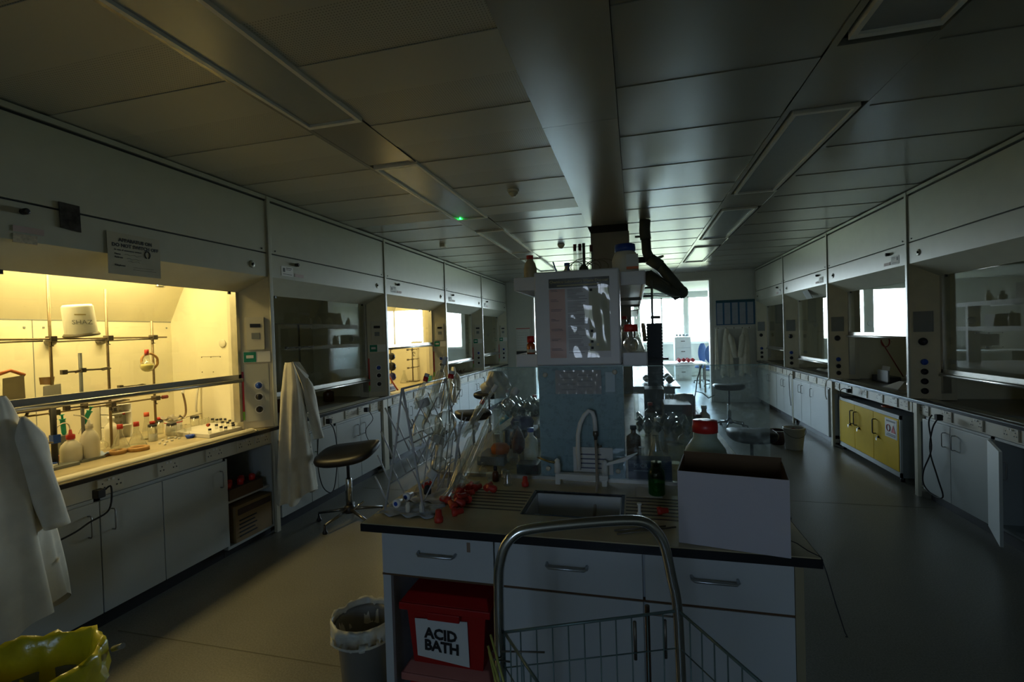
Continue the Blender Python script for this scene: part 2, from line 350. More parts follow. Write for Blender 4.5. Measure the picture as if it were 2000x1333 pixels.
# ------------------------------------------------------------------ fume hoods
BAYS = [(1.50, 3.45), (3.45, 5.39), (5.39, 7.34), (7.34, 9.28), (9.28, 11.19)]
BAYSR = [(3.41, 5.35), (5.35, 7.28), (7.28, 9.23), (9.23, 11.19)]
SD = .17       # sash plane depth behind the front face
def fume_hood(side, y0, y1, zs, label, lit=0, controller='display', near_trim=False, smoked=False, header_notes=True, green=True):
    s = -1 if side == 'L' else 1; F = XL if side == 'L' else XR
    def X(d): return F + s*d
    t = thing('fume_hood', label, 'fume hood', (F, (y0+y1)/2, .9), group='fume hoods along the %s wall' % ('left' if side == 'L' else 'right'))
    a, b = y0+.002, y1-.04
    MB().box(X(0), X(.02), a, b, 2.375, 2.805).build('upper_panel', M_PANEL, t, bevel=.003)
    MB().box(X(0), X(.02), a, b, 2.17, 2.365).build('header_panel', M_PANEL, t, bevel=.003)
    MB().box(X(.012), X(.025), a, b, 2.36, 2.38).box(X(.01), X(.03), a, b, 2.80, 2.825).build('shadow_gap', M_DARKLINE, t)
    MB().box(X(-.006), X(.03), y0, y1, 2.822, 2.852).build('cornice', M_PANEL, t)
    for yy in (([y0+.038] if near_trim else []) + [y1]):
        MB().box(X(-.012), X(.03), yy-.038, yy, .905, 2.85).build('side_trim', M_PANEL, t, bevel=.004)
    # sloping soffit
    MB().hexa([(X(0), a, 2.172), (X(0), b, 2.172), (X(SD), b-.14, 2.035), (X(SD), a+.14, 2.035),
               (X(.006), a, 2.18), (X(.006), b, 2.18), (X(SD), b-.14, 2.06), (X(SD), a+.14, 2.06)]).build('soffit', M_SOFF, t)
    # splayed pillars
    for far in (0, 1):
        yo, yi, yb = (b, b-.145, b) if far else (a, a+.145, a)
        poly = [(X(0), yo), (X(SD), yi), (X(SD+.12), yi), (X(SD+.12), yb), (X(.02), yb)]
        MB().prism(poly, 'z', .905, 2.17).build('pillar', M_PILLAR, t)
        MB().box(X(SD-.002), X(SD+.06), yi+(-.03 if far else 0), yi+(0 if far else .03), .97, 2.05).build('sash_channel', M_ALU, t)
    # far pillar face: controls
    P0 = Vector((X(0), b, 0)); P1 = Vector((X(SD), b-.145, 0)); pd = (P1-P0).normalized(); L = (P1-P0).length
    nrm = Vector((-s*abs(pd.y), -abs(pd.x), 0)).normalized()
    def Q(u, z, off=0): return P0 + pd*(u*L) + nrm*off + Vector((0, 0, z))
    def plate(name, u0, u1, z0, z1, th, m, par=t):
        return MB().hexa([Q(u0, z0, 0), Q(u1, z0, 0), Q(u1, z0, th), Q(u0, z0, th), Q(u0, z1, 0), Q(u1, z1, 0), Q(u1, z1, th), Q(u0, z1, th)]).build(name, m, par)
    def knob(z, r, m, u=.42, base=None):
        c = Q(u, z, .005)
        k = MB().lathe([(r*1.35, 0), (r*1.35, .006), (r, .008), (r*.95, .028), (r*.5, .032)], c, 16, nrm).build('valve_knob', m, t)
        if base:
            MB().lathe([(r*1.75, -.004), (r*1.75, .003)], c, 20, nrm).build('collar', base, k)
        g = MB().hexa([c+nrm*.03+Vector((0,0,-r))+pd*(-.004), c+nrm*.03+Vector((0,0,-r))+pd*.004, c+nrm*.042+Vector((0,0,-r))+pd*.004, c+nrm*.042+Vector((0,0,-r))-pd*.004,
                       c+nrm*.03+Vector((0,0,r))+pd*(-.004), c+nrm*.03+Vector((0,0,r))+pd*.004, c+nrm*.042+Vector((0,0,r))+pd*.004, c+nrm*.042+Vector((0,0,r))-pd*.004])
        g.build('grip', m, k)
    if controller == 'display':
        c = plate('airflow_monitor', .20, .78, 1.56, 1.83, .02, M_SOCK)
        c2 = MB()
        def sub(u0, u1, z0, z1, m, nm):
            MB().hexa([Q(u0, z0, .02), Q(u1, z0, .02), Q(u1, z0, .024), Q(u0, z0, .024), Q(u0, z1, .02), Q(u1, z1, .02), Q(u1, z1, .024), Q(u0, z1, .024)]).build(nm, m, c)
        sub(.32, .66, 1.745, 1.775, M_BLACK, 'display'); sub(.36, .62, 1.65, 1.70, M_GREYM, 'keypad')
        plate('valve_panel', .10, .92, .965, 1.44, .004, M_PANEL)
        for k, z in enumerate((1.26, 1.165, 1.06)): knob(z, .019, M_BLUE if k == 0 else M_BLACK, .45, M_WHITE)
        if green:
            g = plate('safety_sign', .02, .92, 1.455, 1.545, .008, M_WHITE)
            MB().hexa([Q(.5, 1.458, .009), Q(.90, 1.458, .009), Q(.90, 1.458, .011), Q(.5, 1.458, .011), Q(.5, 1.542, .009), Q(.90, 1.542, .009), Q(.90, 1.542, .011), Q(.5, 1.542, .011)]).build('green_field', M_GREEN, g)
            MB().hexa([Q(.58, 1.49, .012), Q(.82, 1.49, .012), Q(.82, 1.49, .013), Q(.58, 1.49, .013), Q(.58, 1.515, .012), Q(.82, 1.515, .012), Q(.82, 1.515, .013), Q(.58, 1.515, .013)]).build('pictogram', M_PAPER, g)
            gg = plate('height_scale', .93, .99, 1.05, 1.38, .003, M_RED)
            plate('height_scale', .93, .99, .98, 1.05, .003, mat('lime_tape', (.25, .6, .05), .5))
    else:
        plate('speaker_grille', .14, .78, 1.53, 1.72, .012, M_GREYM)
        c = Q(.45, 1.44, .004)
        MB().lathe([(.034, 0), (.036, .008), (.030, .018), (.0, .022)], c, 20, nrm).build('round_dial', M_BLACK, t)
        for k, z in enumerate((1.25, 1.16, 1.07, .98)[(0 if lit < 0 else 1):]): knob(z+.0, .021, M_BLUE if k == 0 else M_BLACK, .48)
    # header badge and notes
    MB().lathe([(.030, 0), (.028, .004), (.012, .006), (0, .006)], (X(-.001), b-.17, 2.255), 20, (-s, 0, 0)).build('lock_rosette', M_PANEL, t)
    MB().lathe([(.012, 0), (.012, .009), (0, .010)], (X(-.005), b-.17, 2.255), 12, (-s, 0, 0)).build('key_lock', M_BLACK, t)
    for yy in (a+.05, b-.06): MB().lathe([(.007, 0), (.007, .004), (0, .005)], (X(-.001), yy, 2.40), 8, (-s, 0, 0)).build('panel_screw', M_BLACK, t)
    if header_notes:
        yn = y0+.12
        n = MB().box(X(-.002), X(0), yn, yn+.15, 2.20, 2.285).build('paper_notice', M_PAPER, t)
        MB().box(X(-.003), X(-.002), yn+.02, yn+.045, 2.235, 2.27).box(X(-.003), X(-.002), yn+.06, yn+.13, 2.268, 2.274).box(X(-.003), X(-.002), yn+.06, yn+.12, 2.255, 2.259).box(X(-.003), X(-.002), yn+.02, yn+.13, 2.215, 2.219).build('printing', M_INK, n)
        MB().box(X(-.003), X(0), yn+.17, yn+.29, 2.205, 2.235).build('red_framed_label', mat('pale_pink_label', (.50, .38, .36), .6), t)
        MB().lathe([(.016, 0), (.016, .03), (.010, .034)], (X(0), yn+.19, 2.315), 12, (-s, 0, 0)).build('cable_grommet', M_BLACK, t)
    # lining: base back, sloping baffle, sides, roof
    ya, yb_ = a+.02, b-.02; D = 1.05
    ln = MB()
    ln.box(X(D-.02), X(D), ya, yb_, .9, 1.825)
    ln.hexa([(X(D-.02), ya, 1.825), (X(D-.02), yb_, 1.825), (X(D), yb_, 1.825), (X(D), ya, 1.825), (X(.69), ya, 2.46), (X(.69), yb_, 2.46), (X(.71), yb_, 2.46), (X(.71), ya, 2.46)])
    ln.box(X(SD+.12), X(D), ya-.012, ya, .9, 2.5).box(X(SD+.12), X(D), yb_, yb_+.012, .9, 2.5)
    ln.box(X(.03), X(.73), ya, yb_, 2.46, 2.48).box(X(SD+.03), X(SD+.04), ya, yb_, 2.10, 2.46)
    ln.build('hood_lining', M_LINER, t)
    j = MB()
    for yy in (y0+.87,): j.box(X(D-.022), X(D-.02), yy, yy+.004, .9, 1.825)
    j.box(X(D-.022), X(D-.02), ya, yb_, 1.821, 1.827)
    for yy, zz in ((y0+.82, 1.765), (y0+.93, 1.765), (yb_-.05, 1.765), (y0+.82, 1.2), (yb_-.05, 1.2)):
        j.box(X(D-.024), X(D-.02), yy, yy+.012, zz, zz+.012)
    j.build('panel_joint', M_GREYM, t)
    MB().lathe([(.034, 0), (.034, .01), (.028, .013), (0, .013)], (X(.47), yb_, 1.62), 20, (0, -1, 0)).build('port_cap', M_SOCK, t)
    pj = MB()
    for (d, z) in ((.50, 1.5), (.60, 1.5), (.70, 1.5), (.70, 1.37), (.58, 1.37)): pj.box(X(d), X(d+.008), yb_-.003, yb_, z, z+.008)
    pj.box(X(.50), X(.70), yb_-.001, yb_, 1.506, 1.509); pj.build('inspection_screws', M_IRON, t)
    # sash
    zt = 2.14
    ya, yb_ = a+.145, b-.145
    gl = MB().box(X(SD+.008), X(SD+.014), ya-.0, yb_, zs+.05, zt)
    sash = gl.build('sash_pane', M_SASHD if smoked else M_SASH, t)
    bar = MB().box(X(SD-.012), X(SD+.03), ya-.01, yb_+.01, zs, zs+.028).box(X(SD-.002), X(SD+.03), ya-.01, yb_+.01, zs+.028, zs+.06)
    bar.tube([(X(SD-.024), ya+.08, zs+.010), (X(SD-.024), yb_-.03, zs+.010)], .014, 8)
    bar.build('sash_rail', M_ALU, t)
    for yy in (ya+.09, yb_-.09):
        MB().box(X(SD-.004), X(SD+.006), yy-.012, yy+.012, zt-.125, zt-.10).build('sash_stop', M_BLACK, t)
    # airfoil sill
    MB().hexa([(X(.03), ya, .903), (X(.03), yb_, .903), (X(.10), yb_, .903), (X(.10), ya, .903), (X(.04), ya, .908), (X(.04), yb_, .908), (X(.09), yb_, .918), (X(.09), ya, .918)]).build('sill', M_STEEL if side == 'R' else M_PILLAR, t)
    if lit > 0:
        lm = MB().box(X(.52), X(.68), y0+.35, y1-.35, 2.40, 2.45).build('lamp_housing', M_WHITE, t)
        for k in (-.38, .38):
            MB().tube([(X(.60), (y0+y1)/2+k-.32, 2.385), (X(.60), (y0+y1)/2+k+.32, 2.385)], .013, 8).build('lamp_tube', emis('warm_tube', (1.0, .86, .5), 3.0), t)
        l = area('hood_light', (X(.60), (y0+y1)/2, 2.365), (0, 0, -1), .12, 1.2, lit, (1.0, .765, .33))
    return t
ZS_L = [1.30, 1.10, 1.47, 1.115, 1.155]; ZS_R = [1.13, 1.455, 1.05, 1.155]
LB = ['brightly lit fume hood, nearest on the left, full of flasks and clamp rods', 'dark unlit fume hood with lab coat hung at its near edge on the left',
      'small glowing yellow fume hood, third along the left wall', 'fume hood with bright window mirrored in its sash, fourth on the left',
      'farthest fume hood on the left, unlit, beside the back wall']
HOODS = []
for k, (y0, y1) in enumerate(BAYS):
    HOODS.append(fume_hood('L', y0, y1, ZS_L[k], LB[k], lit=(26 if k == 0 else 18 if k == 2 else 0), near_trim=(k == 0), header_notes=(k > 0)))
RB = ['nearest fume hood on the right, dark glass mirroring shelves and strip lights', 'fume hood above the yellow cupboard, sash raised halfway, on the right',
      'fume hood with papers taped over its soffit, third on the right', 'farthest fume hood on the right, beside the wall planner']
HR = []
for k, (y0, y1) in enumerate(BAYSR):
    HR.append(fume_hood('R', y0, y1, ZS_R[k], RB[k], lit=(-1 if k == 0 else 0), controller='grille', near_trim=False))

# ------------------------------------------------------------------ worktops, service fascias, base cupboards
def worktop(side, y0, y1, m, label):
    s = -1 if side == 'L' else 1; F = XL if side == 'L' else XR
    X = lambda d: F+s*d
    t = thing('worktop', label, 'worktop', (F, (y0+y1)/2, .87), group='worktops under the fume hoods')
    MB().box(X(0), X(1.05), y0, y1, .874, .90).build('top_slab', m, t, bevel=.003)
    MB().box(X(-.004), X(.012), y0, y1, .868, .896).build('front_edge', M_EDGE, t, bevel=.003)
    if side == 'R': MB().box(X(-.007), X(.03), y0, y1, .893, .8995).build('bright_trim', M_STEEL, t)
    return t
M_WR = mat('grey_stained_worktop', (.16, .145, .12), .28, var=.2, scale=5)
WL = ['brown worktop of the lit near fume hood on the left', 'dark worktop of the second fume hood on the left with papers', 'brightly lit worktop of the third fume hood on the left',
      'worktop of the fourth fume hood on the left', 'worktop of the farthest fume hood on the left']
for k, (y0, y1) in enumerate(BAYS): worktop('L', y0, y1, M_WORK if k in (0, 2) else M_WORKG, WL[k])  # lit hoods get the bright worktop colour, unlit ones the shaded copy
WR = ['dark worktop of the nearest fume hood on the right', 'worktop over the yellow cupboard on the right', 'worktop of the third fume hood on the right', 'worktop of the farthest fume hood on the right']
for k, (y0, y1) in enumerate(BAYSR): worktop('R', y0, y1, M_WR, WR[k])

def fascia(side, y0, y1, label, plates, lit_switch=False):
    s = -1 if side == 'L' else 1; F = XL if side == 'L' else XR
    X = lambda d: F+s*d
    t = thing('socket_rail', label, 'socket rail', (X(.03), (y0+y1)/2, .76))
    MB().box(X(.03), X(.06), y0+.01, y1-.01, .762, .868).build('rail_panel', M_SOCK, t)
    for p in plates:
        c = y0+p
        pl = MB().box(X(.022), X(.03), c-.072, c+.072, .772, .858).build('socket_plate', mat('cream_socket_plate', (.60, .57, .46), .3, var=.02), t, bevel=.002)
        h = MB()
        for dy in (-.045, .045):
            for (u, v, w) in ((0, .018, .004), (-.011, -.006, .005), (.011, -.006, .005)):
                h.box(X(.0205), X(.022), c+dy+u-w*.7, c+dy+u+w*.7, .812+v-.004, .812+v+.004)
        h.build('socket_holes', M_BLACK, pl)
        MB().box(X(.016), X(.022), c-.018, c-.006, .842, .853).box(X(.016), X(.022), c+.006, c+.018, .842, .853).build('rocker_switch', M_WHITE, pl)
    return t
fascia('L', 1.50, 3.45, 'service rail with sockets below the lit near fume hood', (.62, .98, 1.34, 1.62, 1.80))
fascia('L', 3.45, 5.39, 'service rail with sockets behind the black stool', (.35, .75, 1.1, 1.35, 1.6, 1.8))
fascia('L', 5.39, 7.34, 'service rail with sockets below the small glowing fume hood', (.2, .5, .8, 1.1, 1.5, 1.75))
fascia('L', 7.34, 9.28, 'service rail with sockets below the fourth fume hood on the left', (.3, .7, 1.1, 1.5, 1.8))
fascia('L', 9.28, 11.19, 'service rail with sockets at the far end of the left wall', (.3, .7, 1.1, 1.5, 1.8))
fascia('R', 3.41, 5.35, 'service rail with sockets behind the crossed black cables on the right', (.35, .7, 1.05, 1.42, 1.74))
fascia('R', 5.35, 7.28, 'service rail with sockets above the yellow cupboard', (.13, .33, .62, .98, 1.38, 1.74))
fascia('R', 7.28, 9.23, 'service rail with sockets below the third fume hood on the right', (.25, .6, .95, 1.3, 1.7))
fascia('R', 9.23, 11.19, 'service rail with sockets at the far end of the right wall', (.3, .7, 1.1, 1.5))

def cupboard(side, y0, y1, splits, label, handles, zt=.745, zb=.10, mdoor=None, skip=()):
    """doors between successive splits; handles: list of ('n'|'f') nearest edge carrying the wire handle"""
    s = -1 if side == 'L' else 1; F = XL if side == 'L' else XR
    X = lambda d: F+s*d
    t = thing('base_cupboard', label, 'cupboard', (X(.3), (y0+y1)/2, 0), group='white base cupboards along the %s wall' % ('left' if side == 'L' else 'right'))
    c = MB().box(X(.02), X(.6), y0, y0+.018, zb, .76).box(X(.02), X(.6), y1-.018, y1, zb, .76).box(X(.02), X(.6), y0, y1, zb, zb+.018).box(X(.58), X(.6), y0, y1, zb, .76).box(X(.02), X(.6), y0, y1, .742, .76)
    c.build('carcass', M_DOOR, t)
    MB().box(X(.06), X(.08), y0, y1, 0, zb).build('plinth', M_BLACK, t)
    for i in range(len(splits)-1):
        if i in skip: continue
        a, b = splits[i]+.003, splits[i+1]-.003
        d = MB().box(X(0), X(.018), a, b, zb, zt-.003).build('door', mdoor or M_DOOR, t, bevel=.0015)
        hy = (a+.06) if handles[i] == 'n' else (b-.06)
        z0, z1 = .56, .68
        MB().tube([(X(0), hy, z0), (X(-.022), hy, z0), (X(-.028), hy, z0+.01), (X(-.028), hy, z1-.01), (X(-.022), hy, z1), (X(0), hy, z1)], .004, 6).build('handle', M_HANDLE, d)
    return t
cupboard('L', 1.02, 2.04, [1.02, 1.52, 2.04], 'white cupboard behind the near lab coat on the left', 'nf')
cupboard('L', 2.04, 2.92, [2.04, 2.415, 2.92], 'white two door cupboard beside the open niche on the left', 'nf')
cupboard('L', 3.47, 4.28, [3.47, 3.87, 4.28], 'white cupboard behind the hanging coat and stool', 'fn')
cupboard('L', 4.28, 5.16, [4.28, 4.72, 5.16], 'white cupboard with paired handles right behind the stool seat', 'fn')
cupboard('L', 5.42, 7.30, [5.42, 5.89, 6.36, 6.83, 7.30], 'white cupboard below the small glowing fume hood', 'fnfn')
cupboard('L', 7.36, 9.26, [7.36, 7.83, 8.31, 8.78, 9.26], 'white cupboard below the fourth fume hood on the left', 'fnfn')
cupboard('L', 9.30, 11.17, [9.30, 9.77, 10.23, 10.70, 11.17], 'white cupboard at the far end of the left wall', 'fnfn')
cupboard('R', 4.28, 5.13, [4.28, 4.735, 5.13], 'white cupboard behind the crossed black cables on the right', 'fn')
oc = cupboard('R', 3.30, 4.275, [3.30, 3.80, 4.275], 'dark gaping white cupboard with one door swung open, far right', 'nn', skip=(1,))
# the open door of that cupboard
dv = Vector((-.39, -.92, 0)).normalized(); hp = Vector((XR-.004, 4.262, 0)); nv = Vector((dv.y, -dv.x, 0))
def DQ(u, w, z): return hp+dv*u+nv*w+Vector((0, 0, z))
dm = MB().hexa([DQ(0, 0, .1), DQ(.42, 0, .1), DQ(.42, .018, .1), DQ(0, .018, .1), DQ(0, 0, .742), DQ(.42, 0, .742), DQ(.42, .018, .742), DQ(0, .018, .742)]).build('door', M_DOOR, oc, label='cupboard door swung open')
MB().tube([DQ(.36, 0, .54), DQ(.36, -.022, .54), DQ(.36, -.028, .55), DQ(.36, -.028, .65), DQ(.36, -.022, .66), DQ(.36, 0, .66)], .004, 6).build('handle', M_HANDLE, dm)
cupboard('R', 7.32, 8.0, [7.32, 8.0], 'white single door cupboard beside the yellow cupboard', 'f')
cupboard('R', 8.0, 8.80, [8.0, 8.40, 8.80], 'white two door cupboard with close set handles on the right', 'fn')
cupboard('R', 8.88, 9.75, [8.88, 9.32, 9.75], 'white cupboard farther along the right wall', 'fn')
cupboard('R', 9.76, 11.17, [9.76, 10.23, 10.7, 11.17], 'white cupboard at the far end of the right wall', 'fnf')
# end frames carrying the tops
def leg_frame(side, y, w, label):
    s = -1 if side == 'L' else 1; F = XL if side == 'L' else XR
    X = lambda d: F+s*d
    tag(MB().box(X(.0), X(.03), y-w/2, y+w/2, 0, .868).box(X(.57), X(.60), y-w/2, y+w/2, 0, .868).box(X(.03), X(.57), y-w/2, y+w/2, .70, .755).box(X(.03), X(.57), y-w/2, y+w/2, .05, .09).build('steel_stand', M_PILLAR), label, 'stand')
leg_frame('R', 5.24, .05, 'cream steel bench frame right of the yellow cupboard')
leg_frame('R', 7.21, .05, 'cream steel bench frame left of the yellow cupboard')
leg_frame('R', 8.84, .035, 'cream steel bench frame between white cupboards on the right')
leg_frame('L', 3.43, .04, 'cream bench frame between the niche and the hanging coat')
leg_frame('L', 5.28, .10, 'cream bench frame beside the small glowing fume hood')
# open niche with shelf under hood 1
X = lambda d: XL-d
n = thing('open_shelf_unit', 'open dark niche with a shelf under the lit near fume hood', 'shelf', (X(.3), 3.16, 0))
MB().box(X(.02), X(.6), 2.925, 2.94, .06, .75).box(X(.02), X(.6), 3.385, 3.40, .06, .75).box(X(.58), X(.6), 2.925, 3.40, .06, .75).build('side_panel', M_DOOR, n)
MB().box(X(.04), X(.58), 2.94, 3.385, .40, .418).build('shelf', M_DOOR, n)
MB().box(X(.02), X(.58), 2.94, 3.385, .06, .08).build('base_board', M_DOOR, n)
MB().box(X(.06), X(.08), 2.925, 3.40, 0, .06).build('plinth', M_BLACK, n)
# yellow flammables cupboard
def yellow():
    t = thing('flammables_cupboard', 'grey cased cupboard with three yellow doors under the right hood', 'cupboard', (2.85, 6.36, 0))
    y0, y1, x0 = 5.62, 7.10, 2.57
    MB().box(x0+.02, x0+.5, y0, y1, .05, .68).build('case', M_GREYM, t)
    MB().box(x0, x0+.02, y0, y1, .64, .68).box(x0, x0+.02, y0, y1, .05, .10).box(x0, x0+.02, y0, y0+.018, .05, .68).box(x0, x0+.02, y1-.018, y1, .05, .68).build('front_frame', M_DOOR, t)
    for (px, py) in ((x0+.04, y0+.05), (x0+.04, y1-.05), (x0+.44, y0+.05), (x0+.44, y1-.05)): MB().lathe([(.02, 0), (.02, .05)], (px, py, 0), 10).build('foot', M_BLACK, t)
    yel = mat('yellow_enamel', (.85, .56, .004), .6, var=.03, spec=.12)
    for i, (a, b, hs) in enumerate(((5.638, 6.17, 1), (6.17, 6.64, 1), (6.64, 7.082, 0))):
        d = MB().box(x0-.004, x0+.016, a+.003, b-.003, .105, .637).build('door', yel, t, bevel=.002)
        hy = b-.05 if hs else a+.05
        MB().tube([(x0-.004, hy, .40), (x0-.03, hy, .40), (x0-.036, hy, .41), (x0-.036, hy, .55), (x0-.03, hy, .56), (x0-.004, hy, .56)], .006, 6).build('handle', M_BLACK, d)
        ky = hy-.07 if hs else hy+.07
        k = MB().lathe([(.013, 0), (.013, .012), (0, .013)], (x0-.004, ky, .375), 12, (-1, 0, 0)).build('lock', M_BLACK, d)
        MB().box(x0-.03, x0-.028, ky-.008, ky+.008, .34, .375).build('key', M_STEEL, k)
        if i == 0:
            p = MB().box(x0-.006, x0-.004, a+.03, a+.27, .42, .62).build('warning_label', M_PAPER, d)
            MB().box(x0-.0075, x0-.006, a+.06, a+.24, .585, .60).box(x0-.0075, x0-.006, a+.06, a+.24, .44, .447).box(x0-.0075, x0-.006, a+.06, a+.22, .455, .462).build('printing', M_INK, p)
            MB().prism([(a+.055, .48), (a+.145, .48), (a+.10, .56)], 'x', x0-.0075, x0-.006).build('hazard_triangle', M_RED, p)
            MB().tube([(x0-.007, a+.20+.035*math.cos(q*PI/8), .52+.035*math.sin(q*PI/8)) for q in range(16)], .004, 6, closed=True).build('prohibition_ring', M_RED, p)
yellow()
# ------------------------------------------------------------------ ceiling fittings
def ceiling_light(xc, ya, yb, label, glow=False, raised=True):
    t = thing('ceiling_light', label, 'ceiling light', (xc, (ya+yb)/2, ZC), group='unlit recessed ceiling lights')
    w = .17; z = ZC-.018
    for (a, b, c, d) in ((xc-w, xc-w+.022, ya, yb), (xc+w-.022, xc+w, ya, yb), (xc-w+.022, xc+w-.022, ya, ya+.03), (xc-w+.022, xc+w-.022, yb-.03, yb)):
        MB().box(a, b, c, d, z, ZC+.02).build('frame', M_WHITE, t)
    MB().box(xc-w+.024, xc+w-.024, ya+.03, yb-.03, ZC-.004, ZC+.006).build('diffuser', mat('grey_diffuser', (.38, .42, .43), .25, var=.02), t)
    if glow: MB().lathe([(.008, 0), (.008, .006), (0, .008)], (xc-w+.05, yb-.045, ZC-.004), 10, (0, 0, -1)).build('green_indicator', emis('green_led', (.02, 1.0, .12), 26.0), t)
ceiling_light(-1.62, .8, 2.42, 'unlit ceiling light nearest the camera on the left')
ceiling_light(-1.62, 3.12, 4.80, 'ceiling light with a green indicator glowing at its end', glow=True)
ceiling_light(-1.62, 5.43, 7.10, 'unlit ceiling light, third along the left row')
ceiling_light(-1.62, 7.74, 9.40, 'unlit ceiling light at the far end of the left row')
ceiling_light(1.09, .8, 2.37, 'unlit ceiling light at the top right near the camera')
ceiling_light(1.09, 3.10, 4.80, 'largest framed unlit ceiling light over the right aisle')
ceiling_light(1.09, 5.40, 7.10, 'unlit ceiling light, third along the right row')
ceiling_light(1.09, 7.72, 9.40, 'unlit ceiling light at the far end of the right row')
area('indicator_glow', (-1.62-.12, 4.74, ZC-.012), (0, 0, -1), .01, .01, .004, (.02, 1, .12))
def detector(x, y, label, r=.05):
    t = thing('smoke_detector', label, 'smoke detector', (x, y, ZC))
    MB().lathe([(r, 0), (r*1.02, .012), (r*.95, .02)], (x, y, ZC), 20, (0, 0, -1)).build('base', M_WHITE, t)
    MB().lathe([(r*.85, .02), (r*.8, .035), (r*.45, .05), (r*.4, .058), (0, .06)], (x, y, ZC), 20, (0, 0, -1)).build('sensor_head', M_SOCK, t)
detector(-.974, 4.0, 'round cream smoke detector on the ceiling above the left aisle')
detector(-.963, 6.7, 'round smoke detector on the ceiling beyond, near the column')
tag(MB().box(-2.49, -2.42, 5.98, 6.05, ZC-.04, ZC).build('ceiling_sensor', M_SOCK), 'small square sensor on the ceiling above the left hoods', 'sensor')
# column by the reagent shelves
ct = thing('boxed_column', 'grey boxed column rising to the ceiling behind the shelves', 'column', (-.25, 5.95, 0))
MB().box(-.47, -.03, 5.72, 6.15, 0, 2.78).build('casing', mat('grey_column_casing', (.30, .29, .26), .6), ct)
MB().box(-.46, -.04, 5.73, 6.14, 2.78, ZC+.03).build('gap_shade_block', M_DARKLINE, ct)  # dark block painting the shade in the gap below the ceiling
def smooth(pts, k=5):
    out_ = []
    for i in range(len(pts)-1):
        a_, b_, c_, d_ = pts[max(i-1, 0)], pts[i], pts[i+1], pts[min(i+2, len(pts)-1)]
        for j in range(k):
            t_ = j/k; out_.append(.5*((2*b_)+(c_-a_)*t_+(2*a_-5*b_+4*c_-d_)*t_*t_+(3*b_-a_-3*c_+d_)*t_**3))
    return out_+[pts[-1]]
# ------------------------------------------------------------------ central island bench
IX0, IX1, IY0, IY1 = -1.06, .545, 1.664, 5.62
isl = thing('island_bench', 'white central island bench with sink, drawers and stained wooden-brown top', 'lab bench', (-.25, 3.6, 0))
SX0, SX1, SY0, SY1 = -.458, -.064, 1.865, 2.15
top = MB()
for (a, b, c, d) in ((IX0, SX0, IY0, IY1), (SX1, IX1, IY0, IY1), (SX0, SX1, IY0, SY0), (SX0, SX1, SY1, IY1)): top.box(a, b, c, d, .872, .90)
M_TOPI = mat('stained_tan_bench_top', (.44, .38, .23), .38, var=.28, scale=4, bump=.03)
wt = top.build('worktop', M_TOPI, isl)
gr = MB(); gr2 = MB()
for k in range(7):
    y = 1.89+k*.038
    gr.box(SX0-.27, SX0-.012, y, y+.010, .8995, .9012); gr2.box(SX1+.012, SX1+.24, y, y+.010, .8995, .9012)
for g_ in (gr, gr2): g_.build('drainer_grooves', mat('dark_drainer_groove', (.05, .04, .025), .5), wt)
MB().box(IX0-.004, IX1+.004, IY0-.004, IY0+.002, .868, .897).box(IX0-.004, IX0+.002, IY0, IY1, .868, .897).box(IX1-.002, IX1+.004, IY0, IY1, .868, .897).build('edge_band', M_EDGE, wt)
sk = MB().box(SX0-.006, SX0+.006, SY0-.006, SY1+.006, .68, .901).box(SX1-.006, SX1+.006, SY0-.006, SY1+.006, .68, .901).box(SX0, SX1, SY0-.006, SY0+.006, .68, .901).box(SX0, SX1, SY1-.006, SY1+.006, .68, .901)
sk.build('sink_rim', M_EDGE, isl)
MB().box(SX0+.006, SX0+.012, SY0+.006, SY1-.006, .69, .893).box(SX1-.012, SX1-.006, SY0+.006, SY1-.006, .69, .893).box(SX0+.006, SX1-.006, SY0+.006, SY0+.012, .69, .893).box(SX0+.006, SX1-.006, SY1-.012, SY1-.006, .69, .893).box(SX0+.006, SX1-.006, SY0+.006, SY1-.006, .685, .695).build('sink_bowl', mat('white_fireclay', (.62, .63, .62), .2, var=.03), isl)
M_ISL = mat('pale_laminate', (.52, .54, .55), .4, var=.03, scale=3)
CX0, CX1, CYF = -.995, .484, 1.70
cc = MB()
for x in (CX0, -.53, .006, CX1-.018): cc.box(x, x+.018, CYF+.02, 2.30, .10, .866)
cc.box(CX0, CX1, 2.28, 2.30, .10, .866).box(CX0, -.52, CYF+.02, 2.3, .10, .118).box(CX0, CX1, CYF+.02, 2.3, .676, .69)
cc.build('carcass', M_ISL, isl)
MB().box(CX0, CX0+.034, CYF, CYF+.02, 0, .868).build('corner_post', M_ISL, isl)
MB().box(CX1-.004, CX1+.022, CYF-.002, CYF+.02, 0, .868).build('corner_post', mat('ochre_post', (.30, .25, .15), .5), isl)
MB().box(CX0, CX1, CYF+.05, CYF+.06, 0, .10).build('plinth', M_BLACK, isl)
for i, (a, b) in enumerate(((-.985, -.532), (-.526, .006), (.014, .478))):
    d = MB().box(a, b, CYF-.004, CYF+.016, .693, .860).build('drawer', M_ISL, isl, bevel=.0015)
    hx = ((-.833, -.682), (-.328, -.184), (.166, .310))[i]; z = .792
    MB().tube([(hx[0], CYF-.004, z), (hx[0], CYF-.022, z-.002), (hx[0]+.008, CYF-.030, z-.005), (hx[1]-.008, CYF-.030, z-.005), (hx[1], CYF-.022, z-.002), (hx[1], CYF-.004, z)], .0055, 8).build('handle', mat('grey_bow_handle', (.42, .45, .47), .3, metal=.8), d)
    if i: MB().box(a, b, CYF-.004, CYF+.016, .115, .684).build('door', M_ISL, isl, bevel=.0015)
    if i == 0: MB().box(-.636, -.622, CYF-.005, CYF-.004, .805, .842).build('tape_scrap', mat('brown_tape', (.25, .17, .12), .6), d)
